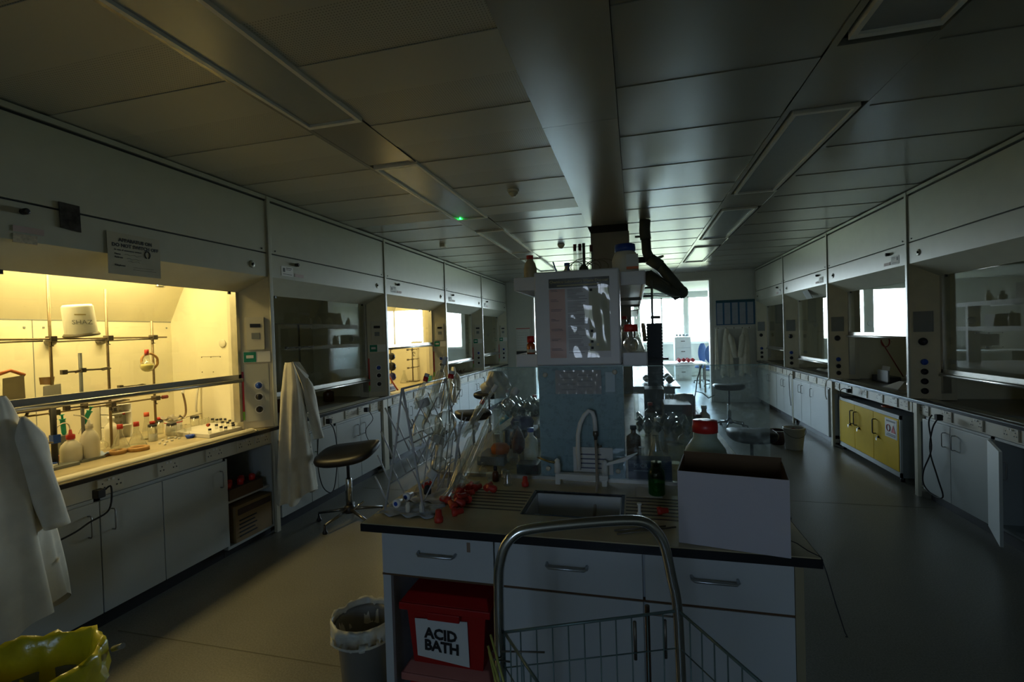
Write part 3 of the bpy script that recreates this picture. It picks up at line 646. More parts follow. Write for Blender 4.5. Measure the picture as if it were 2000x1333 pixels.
MB().box(-.997, -.500, CYF-.001, CYF+.012, .684, .6925).box(-.53, .48, CYF-.001, CYF+.012, .6845, .6925).build('brown_rail', mat('rusty_brown_rail', (.10, .05, .02), .6), isl)
MB().box(CX0, CX1, 2.36, 5.58, .08, .868).build('rear_cupboards', M_ISL, isl)

# shelf unit above the island
rs = thing('reagent_shelf', 'grey white double tier reagent shelf with end panel over the island', 'shelf', (-.27, 4.0, .9))
M_SHG = mat('pale_grey_shelf_laminate', (.70, .70, .72), .35, var=.03)
MB().box(-.472, -.062, 2.31, 2.42, 1.466, 1.925).build('end_panel', M_SHG, rs, bevel=.008)
for (nm, z) in (('upper_shelf', 1.862), ('lower_shelf', 1.462)):
    s1 = MB().box(-.60, .056, 2.43, 5.55, z+.034, z+.05)
    s1.build(nm, M_SHG, rs)
    MB().box(-.604, -.592, 2.43, 5.55, z-.012, z+.056).box(.048, .060, 2.43, 5.55, z-.012, z+.056).box(-.60, -.475, 2.425, 2.437, z-.012, z+.056).box(-.06, .056, 2.425, 2.437, z-.012, z+.056).build('shelf_lip', M_SHG, rs, bevel=.003)
for y in (2.45, 3.5, 4.5, 5.42):
    MB().box(-.33, -.21, y, y+.05, .90 if y > 3 else 1.47, 1.90).build('upright', M_SHG, rs)
for y in (3.52, 4.52): MB().box(-.60, .056, y, y+.03, 1.84, 1.862).build('cross_bracket', M_GREYM, rs)
# pale blue service panel and dusty screen
bp = thing('service_panel', 'pale blue service panel behind the sink taps', 'panel', (-.26, 2.35, .90))
M_BLP = mat('pale_blue_enamel', (.46, .56, .60), .35, var=.05, scale=3)
MB().box(-.470, -.058, 2.342, 2.43, .9, 1.464).build('blue_board', M_BLP, bp, bevel=.003)
gs = thing('splash_screen', 'dusty clear glass splash screen across the island', 'glass screen', (-.06, 2.335, .9))
MB().box(-.70, .572, 2.331, 2.3355, .915, 1.458).build('glass_sheet', M_SCREEN, gs)
MB().box(-.70, .572, 2.3305, 2.336, 1.456, 1.459).build('polished_edge', mat('green_glass_edge', (.25, .42, .40), .3), gs)
for x, z in ((-.432, 1.42), (-.095, 1.43), (-.43, .955), (-.092, .955)):
    MB().lathe([(.012, 0), (.012, .008), (.006, .010), (0, .010)], (x, 2.331, z), 14, (0, -1, 0)).build('fixing_stud', M_SOCK, gs)
MB().box(-1.0, .50, 2.322, 2.345, .9, .916).build('base_channel', M_ALU, gs)
# laminated notice
ln = thing('laminated_notice', 'creased laminated notice taped at the top of the pale blue panel', 'notice', (-.27, 2.33, 1.38))
p = at(1084, 724, y=2.33); q = at(1175, 770, y=2.33)
rows = [[(p.x+(q.x-p.x)*i/24, 2.3285-.002*math.sin(i*1.3+j*.7)*math.cos(j*.9), q.z+(p.z-q.z)*j/10) for i in range(25)] for j in range(11)]
MB().grid(rows).build('sheet', mat('laminated_paper', (.42, .42, .42), .12, var=.05), ln)
pr = MB()
for k in range(7): pr.box(p.x+.03+.08*(k % 2), p.x+.10+.08*(k % 2), 2.324, 2.3245, p.z-.012-k*.014, p.z-.009-k*.014)
pr.build('printing', M_GREYM, ln)
tag(MB().box(-.14, -.095, 2.327, 2.3285, 1.335, 1.43).build('blank_label', mat('pale_blue_paper', (.42, .55, .62), .4)), 'small pale blue label stuck on the screen beside the notice', 'label')
wn = thing('tap_notice', 'small white printed notice behind the sink taps', 'notice', (-.22, 2.338, .93))
MB().box(-.305, -.115, 2.3285, 2.3305, .935, 1.065).build('sheet', M_PAPER, wn)
tx = MB()
for q in range(4): tx.box(-.285, -.17+.02*(q % 2), 2.3279, 2.3285, 1.028-.022*q, 1.034-.022*q)
tx.build('printing', mat('faded_ink', (.12, .13, .2), .6), wn)
# waste disposal poster, wavy laminated sheet
po = thing('waste_disposal_poster', 'large glossy waste disposal poster on the shelf end panel', 'poster', (-.25, 2.305, 1.5))
px0, px1, pz0, pz1 = -.398, -.108, 1.503, 1.887
def PP(u, v): # wavy lamination
    return (px0+(px1-px0)*u, 2.3065-(.0030*math.sin(u*22+3*v)*max(0, u-.25)*math.exp(-((v-.45)/.4)**2)+.0012*math.sin(v*17+u*5)), pz0+(pz1-pz0)*v)
def psheet(name, u0, u1, v0, v1, m, dy=0, par=po):
    n = max(2, int((u1-u0)*50)); h = max(2, int((v1-v0)*40))
    rows = [[tuple(Vector(PP(u0+(u1-u0)*i/n, v0+(v1-v0)*j/h))-Vector((0, dy, 0))) for i in range(n+1)] for j in range(h+1)]
    return MB().grid(rows).build(name, m, par)
gloss = dict(coat=1.0, var=.03)
psheet('backing', 0, 1, 0, 1, mat('poster_pale_grey', (.64, .64, .68), .35, **gloss))
psheet('title_band', 0, 1, .885, 1, mat('poster_black_band', (.03, .03, .02), .35, **gloss), .0008)
psheet('pink_column', 0, .27, 0, .87, mat('poster_pink', (.62, .38, .33), .35, **gloss), .0008)
psheet('yellow_column', .66, .99, .08, .86, mat('poster_olive', (.38, .38, .26), .35, **gloss), .0008)
text_mesh('title_text', 'Chemical Laboratory Waste Disposal', .0185, (px0+.145, 2.303, pz1-.016), (1, 0, 0), (0, 0, 1), mat('poster_gold', (.55, .48, .2), .4), po, 'CENTER')
MB().box(px0+.04, px0+.25, 2.3035, 2.3045, pz1-.0365, pz1-.0325).build('subtitle_line', mat('poster_gold', (.55, .48, .2), .4), po)
tl = MB()
rng = random.Random(3)
for k in range(46):
    z = pz1-.055-k*.0068
    if k % 7 < 2: tl.box(px0+.008, px0+.008+rng.uniform(.02, .06), 2.3035, 2.304, z, z+.0022)
    if k % 9 != 8: tl.box(px0+.09, px0+.09+rng.uniform(.04, .095), 2.3035, 2.304, z, z+.0018)
tl.build('printed_lines', mat('poster_grey_ink', (.16, .15, .17), .5), po)
for (u, v) in ((.70, .97-.13), (.70, .2), (.70, .12), (.79, .16), (.66, .16), (.70, .33)):
    c = PP(u, v); MB().box(c[0]-.006, c[0]+.006, 2.3025, 2.303, c[2]-.006, c[2]+.006).build('pictogram', M_INK if v != .16 else mat('poster_gold', (.55, .48, .2), .4), po)
# taps
tp = thing('bench_tap', 'white swan neck laboratory tap with hose over the sink', 'tap', (-.27, 2.27, .9))
TY = 2.27
MB().box(-.385, -.135, TY-.018, TY+.018, .925, .952).box(-.385, -.36, TY-.02, TY+.02, .90, .93).box(-.165, -.14, TY-.02, TY+.02, .90, .93).build('manifold', M_WHITE, tp, bevel=.004)
a = [at(*p_, y=TY) for p_ in ((1131, 918), (1129, 880), (1129, 850), (1133, 828), (1141, 812), (1150, 803), (1157, 806), (1161, 818), (1163, 842))]
MB().tube(a, .0105, 12).build('swan_neck', M_WHITE, tp)
nz = a[-1]
MB().lathe([(.009, 0), (.013, -.008), (.013, -.022), (.009, -.028), (.006, -.05)], nz, 12).build('nozzle', M_IRON, tp)
MB().tube([nz+Vector((0, 0, -.055)), nz+Vector((.012, -.01, -.075)), nz+Vector((.028, -.012, -.068))], .006, 8).build('hose_clip', M_IRON, tp)
MB().tube([nz+Vector((0, 0, -.04)), nz+Vector((.003, -.02, -.12)), nz+Vector((.006, -.06, -.22)), nz+Vector((0, -.14, -.32)), nz+Vector((-.004, -.15, -.36))], .0065, 8).build('hose', mat('tan_hose', (.36, .30, .24), .5), tp)
for x0_, m_, tip in ((-.375, M_SOCK, (1050, 894)), (-.15, M_WHITE, (1243, 893))):
    v = MB().lathe([(.015, 0), (.015, .045), (.011, .05), (.013, .06), (.004, .07)], (x0_, TY, .952), 14).build('valve_body', M_WHITE, tp)
    e_ = at(*tip, y=TY+.02)
    if x0_ < -.3: MB().tube([(x0_, TY, 1.0), (x0_-.04, TY, 1.005), e_], [.007, .006, .004], 8).build('lever', mat('brass', (.35, .26, .10), .4, metal=.7), v)
    else:
        MB().hexa([(x0_, TY-.008, .995), (x0_+.09, TY-.012, 1.02), (x0_+.09, TY+.012, 1.02), (x0_, TY+.008, .995), (x0_, TY-.006, 1.005), (x0_+.15, TY-.012, 1.06), (x0_+.15, TY+.012, 1.06), (x0_, TY+.006, 1.005)]).build('lever', M_WHITE, v)

# ------------------------------------------------------------------ white carton with brown inside, on the front corner
bx = thing('cardboard_box', 'white open cardboard box with brown inside on the bench corner', 'box', (.30, 1.78, .90))
u = Vector((.324, -.058, 0)).normalized(); v = Vector((-u.y, u.x, 0)); o0 = Vector((.131, 1.702, .9012)); bw_, bd, bh = .328, .235, .245
def BQ(i, j, k, tap=0): return o0+u*(i*bw_)+v*(j*bd)+Vector((0, 0, k))
M_CW = mat('white_card', (.50, .48, .53), .55, var=.02); M_CB = mat('brown_card', (.13, .075, .035), .8, var=.08)
def panel(i0, j0, i1, j1, k0, k1, ndir, nm='side'):
    a_, b_ = BQ(i0, j0, 0), BQ(i1, j1, 0); n_ = ndir*.002
    def quad(off, m, name, par):
        vs = [a_+Vector((0, 0, k0))+off, b_+Vector((0, 0, k0))+off, b_+Vector((0, 0, k1))+off, a_+Vector((0, 0, k1))+off]
        vs2 = [w_+n_*.9 for w_ in vs]
        return MB().hexa([vs[0], vs[1], vs2[1], vs2[0], vs[3], vs[2], vs2[2], vs2[3]]).build(name, m, par)
    pnl = quad(Vector((0, 0, 0)), M_CW, nm, bx); quad(-n_, M_CB, 'inner_face', pnl)
panel(0, 0, 1, 0, 0, bh, -v, 'front_side'); panel(0, 1, 1, 1, 0, bh+.012, v, 'back_side'); panel(0, 0, 0, 1, 0, bh, -u, 'left_side'); panel(1, 0, 1, 1, 0, bh, u, 'right_side')
MB().hexa([BQ(0, 0, 0), BQ(1, 0, 0), BQ(1, 1, 0), BQ(0, 1, 0), BQ(0, 0, .003), BQ(1, 0, .003), BQ(1, 1, .003), BQ(0, 1, .003)]).build('base', M_CB, bx)

# ------------------------------------------------------------------ small glassware and bottle builders
def stopper(c, tilt, label, m=M_REDR, group='red rubber stoppers heaped beside the drainer', s=1.0):
    ax = Vector((math.sin(tilt[0])*math.cos(tilt[1]), math.sin(tilt[0])*math.sin(tilt[1]), math.cos(tilt[0])))
    b = Vector(c)+Vector((0, 0, .017*s*math.sin(tilt[0])))
    return tag(MB().lathe([(.016*s, 0), (.017*s, .006*s), (.017*s, .018*s), (.0135*s, .02*s), (.011*s, .045*s), (.008*s, .047*s)], b, 14, ax).build('rubber_stopper', m), label, 'stopper', group)
def bottle(name, c, prof, m, capm, label, cat='bottle', group=None, cap_r=.02, cap_h=.02, liquid=None, lprof=None, n=20, label_m=None, lz=(0, 0), axis=None):
    c = Vector(c); t = thing(name, label, cat, c, group)
    MB().lathe(prof, c, n, axis).build('body', m, t)
    h = prof[-1][1]; ax = Vector(axis).normalized() if axis else Vector((0, 0, 1))
    if capm: MB().lathe([(cap_r, h-cap_h*.35), (cap_r*1.02, h+cap_h*.1), (cap_r*.97, h+cap_h*.7), (cap_r*.4, h+cap_h*.75)], c, n, axis).build('cap', capm, t)
    if liquid: MB().lathe(lprof, c, n, axis).build('contents', liquid, t)
    if label_m: MB().lathe([(max(r for r, _ in prof)*1.008, lz[0]), (max(r for r, _ in prof)*1.008, lz[1])], c, n, axis, cap=False).build('paper_label', label_m, t)
    return t
def P_bot(r, h, neck, nh): return [(r*.92, 0), (r, .006), (r, h*.62), (r*.93, h*.72), (neck*1.15, h-nh), (neck, h-nh*.8), (neck, h)]
def P_con(r, h, neck, nh): return [(r*.95, 0), (r, .006), (r*.96, .014), (neck, h-nh), (neck, h-.004), (neck*1.15, h)]
def P_rnd(r, neck, nh):
    return [(r*math.sin(a_)if a_ else .001, r-r*math.cos(a_)) for a_ in [k*PI*.86/10 for k in range(11)]]+[(neck, 2*r*.965), (neck, 2*r+nh-.004), (neck*1.2, 2*r+nh)]
def P_beak(r, h): return [(r*.95, 0), (r, .005), (r, h-.004), (r*1.06, h)]
def P_can(r, h): return [(r*.97, 0), (r, .003), (r, h-.002)]

# stoppers on the bench
for k, (px_, py_, t0, t1) in enumerate(((883, 1010, 1.5, .5), (889, 1000, 1.2, 2.5), (897, 990, 1.5, 1.0), (905, 992, .9, 4), (880, 985, 1.4, 3.3), (893, 978, 1.5, 5.2), (908, 975, 1.2, .2), (915, 985, 1.5, 2.0),
        (902, 965, 1.5, 3.9), (914, 962, 1.3, 1.5), (924, 962, 1.5, .9))):
    stopper(at(px_, py_, z=.901), (t0, t1), 'red rubber stopper lying in the heap beside the drying rack')
for k, (px_, py_, dz, t0, t1) in enumerate(((892, 992, .024, 1.5, .8), (903, 980, .024, 1.3, 2.8), (905, 968, .024, 1.5, 4.4))):
    q_ = at(px_, py_, z=.901); q_.z += dz
    stopper(q_, (t0, t1), 'red rubber stopper on top of the heap beside the drying rack')
stopper(at(857, 1020, z=.901), (0, 0), 'red rubber stopper standing upright near the bench front edge', group=None, s=1.05)
stopper(at(949, 962, z=.901), (1.3, 1.2), 'left red stopper of the two lying behind the drainer', group=None)
stopper(at(967, 963, z=.901), (1.1, 4.0), 'right red stopper of the two lying behind the drainer', group=None)
stopper(at(1026, 950, z=.901), (0, 0), 'red stopper standing behind the left corner of the sink', group=None)
stopper(at(1284, 1006, z=.901), (1.5, .1), 'red stopper lying on the drainer to the left of the white box', group=None, s=.9)
tag(MB().lathe([(.010, 0), (.010, .005), (.006, .008), (.006, .035), (.009, .038), (.009, .044)], at(1249, 1005, z=.901), 12).build('plastic_adapter', M_WHITE), 'small white plastic adapter standing on the right drainer', 'adapter')
bottle('green_bottle', at(1283, 966, z=.901), P_bot(.036, .145, .022, .03), thin_glass('green_glass', tint=(.25, .62, .32), ior=1.5, base=.02), None, 'short green glass bottle standing left of the white box', liquid=mat('dark_green_liquid', (.01, .16, .02), .2), lprof=P_can(.032, .06))
bottle('reagent_jar', (.275, 2.12, .901), P_bot(.085, .31, .047, .05), mat('pale_green_hdpe', (.36, .46, .38), .4), M_RED, 'large pale green plastic jar with dark red lid behind the white box', 'jar', cap_r=.050, cap_h=.045, label_m=None)
MB_ = None
# fork, tweezers and wires on the bench front
for k, (p0, p1, lb) in enumerate((((1200, 1037), (1300, 1028), 'long thin steel rod lying on the bench front, upper of two'), ((1205, 1044), (1320, 1030), 'long thin steel rod lying on the bench front, lower of two'))):
    tag(MB().tube([at(*p0, z=.904), at(*p1, z=.904)], .003, 6).build('steel_rod', M_IRON), lb, 'rod')
tag(MB().tube([(.47, 1.80, .904), (.50, 1.74, .91), (.52, 1.70, .905), (.545, 1.665, .903), (.556, 1.655, .86), (.57, 1.63, .78), (.59, 1.62, .70), (.597, 1.62, .685), (.59, 1.615, .69)], .0018, 6).build('loose_wire', M_BLACK), 'thin black wire hanging over the right corner of the island', 'wire')
tag(MB().box(-.01, .10, 2.14, 2.27, .9008, .9020).build('paper_towel', M_PAPER), 'damp white paper towel under the green glass bottle', 'paper towel')
# paper towels under the rack
def crumple(x0, x1, y0, y1, z, amp, seed, n=22):
    r_ = random.Random(seed); ph = [r_.uniform(0, 6) for _ in range(6)]
    return [[(x0+(x1-x0)*i/n+.006*math.sin(j*1.1+ph[0]), y0+(y1-y0)*j/n+.008*math.sin(i*.9+ph[1]), z+amp*(.55+.45*math.sin(i*.8+ph[2])*math.cos(j*.7+ph[3]))) for i in range(n+1)] for j in range(n+1)]
tag(MB().grid(crumple(-1.04, -.80, 1.745, 1.90, .9008, .010, 2)).build('paper_towel', mat('blue_grey_tissue', (.40, .45, .50), .9, var=.08), solid=.0006), 'wet blue grey tissue spread under the front of the drying rack', 'paper towel')
tag(MB().grid(crumple(-1.02, -.76, 1.90, 2.24, .9008, .012, 5)).build('paper_towel', mat('white_tissue', (.52, .52, .50), .9), solid=.0006), 'white tissue spread under the back of the drying rack', 'paper towel')

# ------------------------------------------------------------------ drying rack of white rods
rk = thing('drying_rack', 'white wire A-shaped drying rack loaded with glassware', 'drying rack', (-.93, 1.98, .9))
M_ROD = mat('white_coated_rod', (.50, .50, .50), .35)
YA, YZ = 1.785, 2.25
apx, apz = -.930, 1.415
for y in (YA, YZ):
    MB().tube([(-1.02, y-.01, .915), (-.965, y, 1.19), (apx, y, apz)], .0045, 8).build('frame_leg', M_ROD, rk)
    MB().tube([(-.845, y-.01, .915), (-.885, y, 1.15), (apx+.004, y, apz)], .0055, 8).build('frame_leg', M_ROD, rk)
MB().tube([(apx, YA, apz), (apx, YZ, apz)], .0045, 8).build('ridge_rod', M_ROD, rk)
for z, xl, xr in ((1.02, -1.0, -.865), (1.19, -.965, -.895)):
    MB().tube([(xl, YA, z), (xl, YZ, z)], .003, 6).build('side_rod', M_ROD, rk); MB().tube([(xr, YA, z), (xr, YZ, z)], .003, 6).build('side_rod', M_ROD, rk)
for j, y in enumerate((YA+.01, YA+.15, YA+.30, YA+.44)):
    for (z, xl) in ((.93, -1.015), (1.02, -1.0), (1.12, -.98), (1.22, -.957)):
        MB().tube([(xl, y, z), (xl-.058, y, z+.115+.01*(j % 2))], .0033, 6).build('peg', M_ROD, rk)
    for (z, xr) in ((.95, -.855), (1.10, -.88), (1.24, -.905)):
        MB().tube([(xr, y, z), (xr+.065, y, z+.12)], .0033, 6).build('peg', M_ROD, rk)
# glassware hung on and leaning from the rack
def slanted(name, kind, p0, p1, r, label, y0, y1, cap=None, cat='glassware', m=M_GLASSW, joints=True, group='clear glassware drying on the white rack'):
    r = r*1.3 if kind != 'rod' else r
    A = at(*p0, y=y0); B = at(*p1, y=y1); d = (B-A); L = d.length; d.normalize()
    t = thing(name, label, cat, A, group)
    if kind == 'condenser':
        MB().lathe([(r*.45, 0), (r*.45, L*.12), (r, L*.16), (r, L*.84), (r*.45, L*.88), (r*.5, L)], A, 14, d, cap=False).build('outer_jacket', m, t)
        MB().lathe([(r*.4, L*.02), (r*.4, L*.98)], A, 10, d, cap=False).build('inner_tube', m, t)
        s_ = d.orthogonal().normalized()
        for f_ in (.22, .78): MB().tube([A+d*(L*f_)+s_*r, A+d*(L*f_)+s_*(r+.022)], .004, 6).build('side_arm', m, t)
    elif kind == 'flask':
        pr_ = P_rnd(r, r*.33, max(.02, L-2*r)); MB().lathe(pr_, A, 18, d, cap=False).build('bulb', m, t)
    elif kind == 'tube':
        MB().lathe([(r, 0), (r, L*.9), (r*.6, L*.97), (0.001, L)], A, 12, d, cap=False).build('tube_wall', m, t)
    elif kind == 'funnel':
        MB().lathe([(r*.22, 0), (r*.22, L*.5), (r, L*.95), (r*1.03, L)], A, 18, d, cap=False).build('cone', m, t)
    elif kind == 'rod':
        MB().lathe([(r, 0), (r, L)], A, 8, d).build('shaft', m, t)
    if joints and kind in ('condenser', 'flask'): MB().lathe([(r*.5, L-.001), (r*.62, L+.006), (r*.6, L+.03), (r*.66, L+.034)], A, 12, d, cap=False).build('ground_joint', mat('frosted_glass', (.6, .6, .56), .5), t)
    if cap: MB().lathe([(r*.62, L), (r*.66, L+.004), (r*.66, L+.02), (r*.3, L+.022)], A, 12, d).build('screw_cap', cap, t)
    return t
G = [('condenser', (835, 815), (866, 712), .014, 'long clear condenser with white joint at the top of the rack', 1.90, 1.98, None),
     ('condenser', (812, 800), (830, 745), .013, 'short clear tube with dark red cap at the left top of the rack', 1.88, 1.9, M_RED),
     ('condenser', (868, 800), (880, 740), .016, 'clear condenser with dark red cap near the top of the rack', 1.95, 1.98, M_RED),
     ('flask', (852, 850), (830, 795), .035, 'clear round flask hung neck down mid rack', 1.9, 1.9, None),
     ('flask', (880, 805), (858, 850), .038, 'shiny clear round flask in the middle of the rack', 1.98, 1.95, None),
     ('tube', (812, 870), (822, 810), .018, 'wide clear glass cylinder hung on the left of the rack', 1.86, 1.86, None),
     ('funnel', (838, 925), (868, 880), .034, 'clear glass adapter with wide bowl at the rack middle', 1.86, 1.9, None),
     ('condenser', (905, 855), (962, 765), .014, 'long clear condenser with frosted joint leaning right above the screen edge', 2.05, 2.1, None),
     ('condenser', (882, 960), (928, 840), .014, 'long amber tinted condenser leaning in the rack, in front', 1.95, 2.05, None),
     ('tube', (900, 950), (960, 812), .012, 'long clear glass tube leaning right from the rack foot', 1.98, 2.08, None),
     ('rod', (916, 915), (985, 810), .005, 'thin amber glass rod leaning right of the rack', 2.0, 2.15, None),
     ('rod', (870, 865), (930, 832), .004, 'thin glass rod lying across the rack glassware', 1.96, 2.0, None),
     ('condenser', (920, 830), (940, 790), .012, 'stubby clear adapter with red clip on the right of the rack', 2.05, 2.1, M_RED),
     ('flask', (985, 800), (1002, 772), .022, 'small clear bulb adapter at the far right tip of the rack', 2.15, 2.2, None),
     ('tube', (878, 970), (905, 895), .014, 'clear drying tube standing at the rack foot', 1.9, 1.95, None),
     ('funnel', (862, 975), (905, 930), .03, 'small clear plastic funnel lying at the foot of the rack', 1.84, 1.9, None),
     ('flask', (868, 895), (850, 920), .028, 'clear pear shaped flask low on the rack', 1.88, 1.86, None),
     ('tube', (845, 880), (862, 830), .015, 'clear test tube upside down on the middle peg', 1.9, 1.92, None),
     ('rod', (828, 905), (842, 820), .003, 'thin glass pipette standing in the rack left of centre', 1.9, 1.9, None),
     ('rod', (862, 900), (874, 800), .003, 'thin glass pipette standing in the rack right of centre', 1.95, 1.95, None),
     ('tube', (930, 900), (950, 830), .013, 'clear condenser shell in the shadow behind the rack', 2.1, 2.15, None)]
for kind, p0, p1, r, lb, y0, y1, cp in G:
    slanted({'condenser': 'glass_condenser', 'flask': 'round_flask', 'tube': 'glass_tube', 'funnel': 'glass_funnel', 'rod': 'glass_rod'}[kind], kind, p0, p1, r, lb, y0, y1, cp, cat={'rod': 'rod', 'funnel': 'funnel'}.get(kind, 'glassware'))
for k in range(9):   # bare pegs and glass tubes rising from the back of the rack
    x = -.96+.018*k; y = 2.02+.012*(k % 4)
    t = tag(MB().tube([(x, y, .93), (x+.035+.01*(k % 3), y+.01, 1.18+.05*((k*7) % 3))], .0032, 6).build('glass_rod', M_ROD), 'thin pale rod among the row standing behind the rack glassware', 'rod', 'pale rods standing behind the drying rack')
# caps with blue dots on the tissue
for k, (px_, py_, lb) in enumerate(((773, 985, 'white stopper with a blue dot at the front of the rack'), (792, 972, 'white stopper with a blue dot farther inside the rack'))):
    t = thing('plastic_stopper', lb, 'stopper', at(px_, py_, z=.912)); c = at(px_, py_, z=.93)
    MB().lathe([(.017, 0), (.017, .02), (.011, .022), (.009, .05)], c, 14, (.15, .95, 0)).build('plug', M_WHITE, t)
    MB().lathe([(.009, -.002), (.009, .001)], c, 12, (.15, .95, 0)).build('blue_disc', M_BLUE, t)
for k, (px_, py_) in enumerate(((797, 1000), (824, 1000))):
    tag(MB().lathe([(.010, 0), (.010, .028), (.007, .03), (.007, .04)], at(px_, py_, z=.908), 12).build('plastic_adapter', M_HDPE), ('off white plastic plug on the tissue, left of two', 'off white plastic plug on the tissue, right of two')[k], 'adapter')
tag(MB().lathe([(.016, 0), (.018, .02), (.012, .035), (0.002, .04)], at(835, 965, z=.912), 14).build('black_bung', M_RUBBER), 'black rubber bung at the foot of the rack', 'stopper')
stopper(at(826, 958, z=.915), (1.2, .3), 'dark red stopper on the tissue beside the black bung', group=None)
# small glass things at the left behind the drainer
for k, (px_, py_, pf_, lb) in enumerate(((944, 930, P_rnd(.024, .008, .02), 'small clear round flask in front of the screen, leftmost'), (958, 938, P_beak(.020, .035), 'small clear beaker in front of the screen'),
        (992, 948, P_con(.024, .07, .009, .02), 'small clear conical flask left of the sink'), (985, 936, P_can(.014, .05), 'clear specimen tube against the screen'))):
    bottle('small_flask', at(px_, py_, z=.901), pf_, M_GLASSW, None, lb, 'flask')
bottle('dropper_bottle', at(968, 940, z=.901), P_bot(.016, .06, .008, .012), mat('amber_plastic', (.10, .035, .01), .3), M_BLACK, 'small amber dropper bottle against the screen', cap_r=.009, cap_h=.02)
dr = thing('pipette_teat', 'grey rubber teat pipette standing behind the screen left', 'pipette', (-.60, 2.42, .9))
MB().lathe([(.004, 0), (.004, .10)], (-.60, 2.42, .9), 8).build('stem', M_GLASSW, dr)
MB().lathe([(.010, .10), (.032, .13), (.034, .17), (.018, .21), (.004, .24)], (-.60, 2.42, .9), 16).build('teat', mat('dark_red_rubber', (.10, .03, .025), .5), dr)
# ------------------------------------------------------------------ clutter behind the screen, on the island
crowd = random.Random(21)
def crowd_item(kind, x, y, lb, s=1.0, z=.9005):
    c = (x, y, z)
    if kind == 'amber': return bottle('amber_bottle', c, P_bot(.042*s, .17*s, .014*s, .03), mat('amber_glass', (.09, .03, .008), .12), M_RED if crowd.random() < .5 else M_BLACK, lb, cap_r=.018*s)
    if kind == 'white': return bottle('plastic_bottle', c, P_bot(.04*s, .18*s, .016*s, .03), M_HDPE, M_BLUE if crowd.random() < .5 else M_WHITE, lb, cap_r=.019*s)
    if kind == 'flask': return bottle('conical_flask', c, P_con(.048*s, .14*s, .016*s, .03), M_GLASSW, None, lb, 'flask')
    if kind == 'round': return bottle('round_flask', c, P_rnd(.045*s, .013*s, .05), M_GLASSW, None, lb, 'flask')
    if kind == 'beaker': return bottle('beaker', c, P_beak(.04*s, .10*s), M_GLASSW, None, lb, 'beaker')
    if kind == 'tubeset': return bottle('measuring_cylinder', c, P_beak(.018*s, .22*s), M_GLASSW, None, lb, 'cylinder')
left = [('round', -.66, 2.55, 'clear round flask behind the screen, left end'), ('white', -.58, 2.62, 'white plastic bottle behind the screen left of the panel'), ('flask', -.80, 2.70, 'clear conical flask on the open left side of the island'),
        ('amber', -.72, 2.85, 'amber bottle behind the drying rack'), ('beaker', -.86, 2.95, 'clear beaker at the left island edge'), ('round', -.60, 3.0, 'clear round flask deeper behind the screen'),
        ('tubeset', -.92, 3.1, 'tall measuring cylinder at the left island edge'), ('amber', -.78, 3.3, 'amber bottle midway along the left island side'), ('flask', -.66, 3.45, 'large conical flask midway along the left island side'),
        ('white', -.90, 3.6, 'white bottle at the left island edge farther back'), ('tubeset', -.70, 3.8, 'tall glass cylinder farther back on the left island side'), ('amber', -.86, 4.1, 'amber bottle far back on the left island side'), ('round', -.7, 4.4, 'round flask far back on the left island side')]
right = [('round', .02, 2.47, 'clear round flask just behind the screen right of the panel'), ('flask', .10, 2.75, 'clear conical flask behind the screen on the right'), ('amber', -.02, 2.80, 'amber bottle behind the screen right of the panel'),
         ('beaker', .20, 2.72, 'clear beaker behind the green jar'), ('tubeset', .34, 2.75, 'tall glass cylinder behind the green jar'), ('white', .12, 3.0, 'white bottle farther behind the right of the screen'),
         ('round', .28, 3.05, 'clear round flask farther behind the green jar'), ('amber', .38, 3.2, 'amber bottle at the right island edge'), ('flask', .20, 3.3, 'conical flask midway on the right island side'),
         ('white', .45, 3.5, 'white bottle at the right island edge'), ('beaker', .05, 3.4, 'beaker midway under the shelf'), ('amber', .10, 3.7, 'amber bottle under the shelf farther back'), ('tubeset', .0, 4.0, 'glass cylinder under the shelf farther back')]
for kind, x, y, lb in left+right: crowd_item(kind, x, y, lb)
# boxed kit right behind the screen
kb = thing('kit_box', 'dark blue printed box standing behind the screen right of the panel', 'box', (.055, 2.40, .9))
MB().box(-.045, .155, 2.352, 2.44, .9005, 1.005).build('carton', mat('dark_blue_card', (.015, .03, .09), .5), kb)
text_mesh('printing', 'MICR', .028, (-.02, 2.3515, .978), (1, 0, 0), (0, 0, 1), mat('pale_print', (.35, .42, .50), .5), kb)
MB().box(-.02, .055, 2.3512, 2.352, .952, .956).build('small_printing', MATS['pale_print'], kb)
tag(MB().box(-.60, -.49, 2.36, 2.45, .9005, .96).build('tray', M_BLACK), 'low black tray behind the screen left of the panel', 'tray')
tag(MB().grid(crumple(.0, .30, 2.85, 3.25, 1.0, .10, 9)).build('plastic_bag', thin_glass('clear_bag', tint=(.85, .88, .86), ior=1.5, haze=.10, dirt=.2, hazecol=(.5, .55, .52)), solid=.001), 'crumpled clear plastic bag draped over bottles behind the screen', 'bag')
tag(MB().grid(crumple(-.95, -.62, 3.2, 3.7, 1.02, .12, 12)).build('plastic_bag', MATS['clear_bag'], solid=.001), 'crumpled clear plastic bag on the left island side', 'bag')
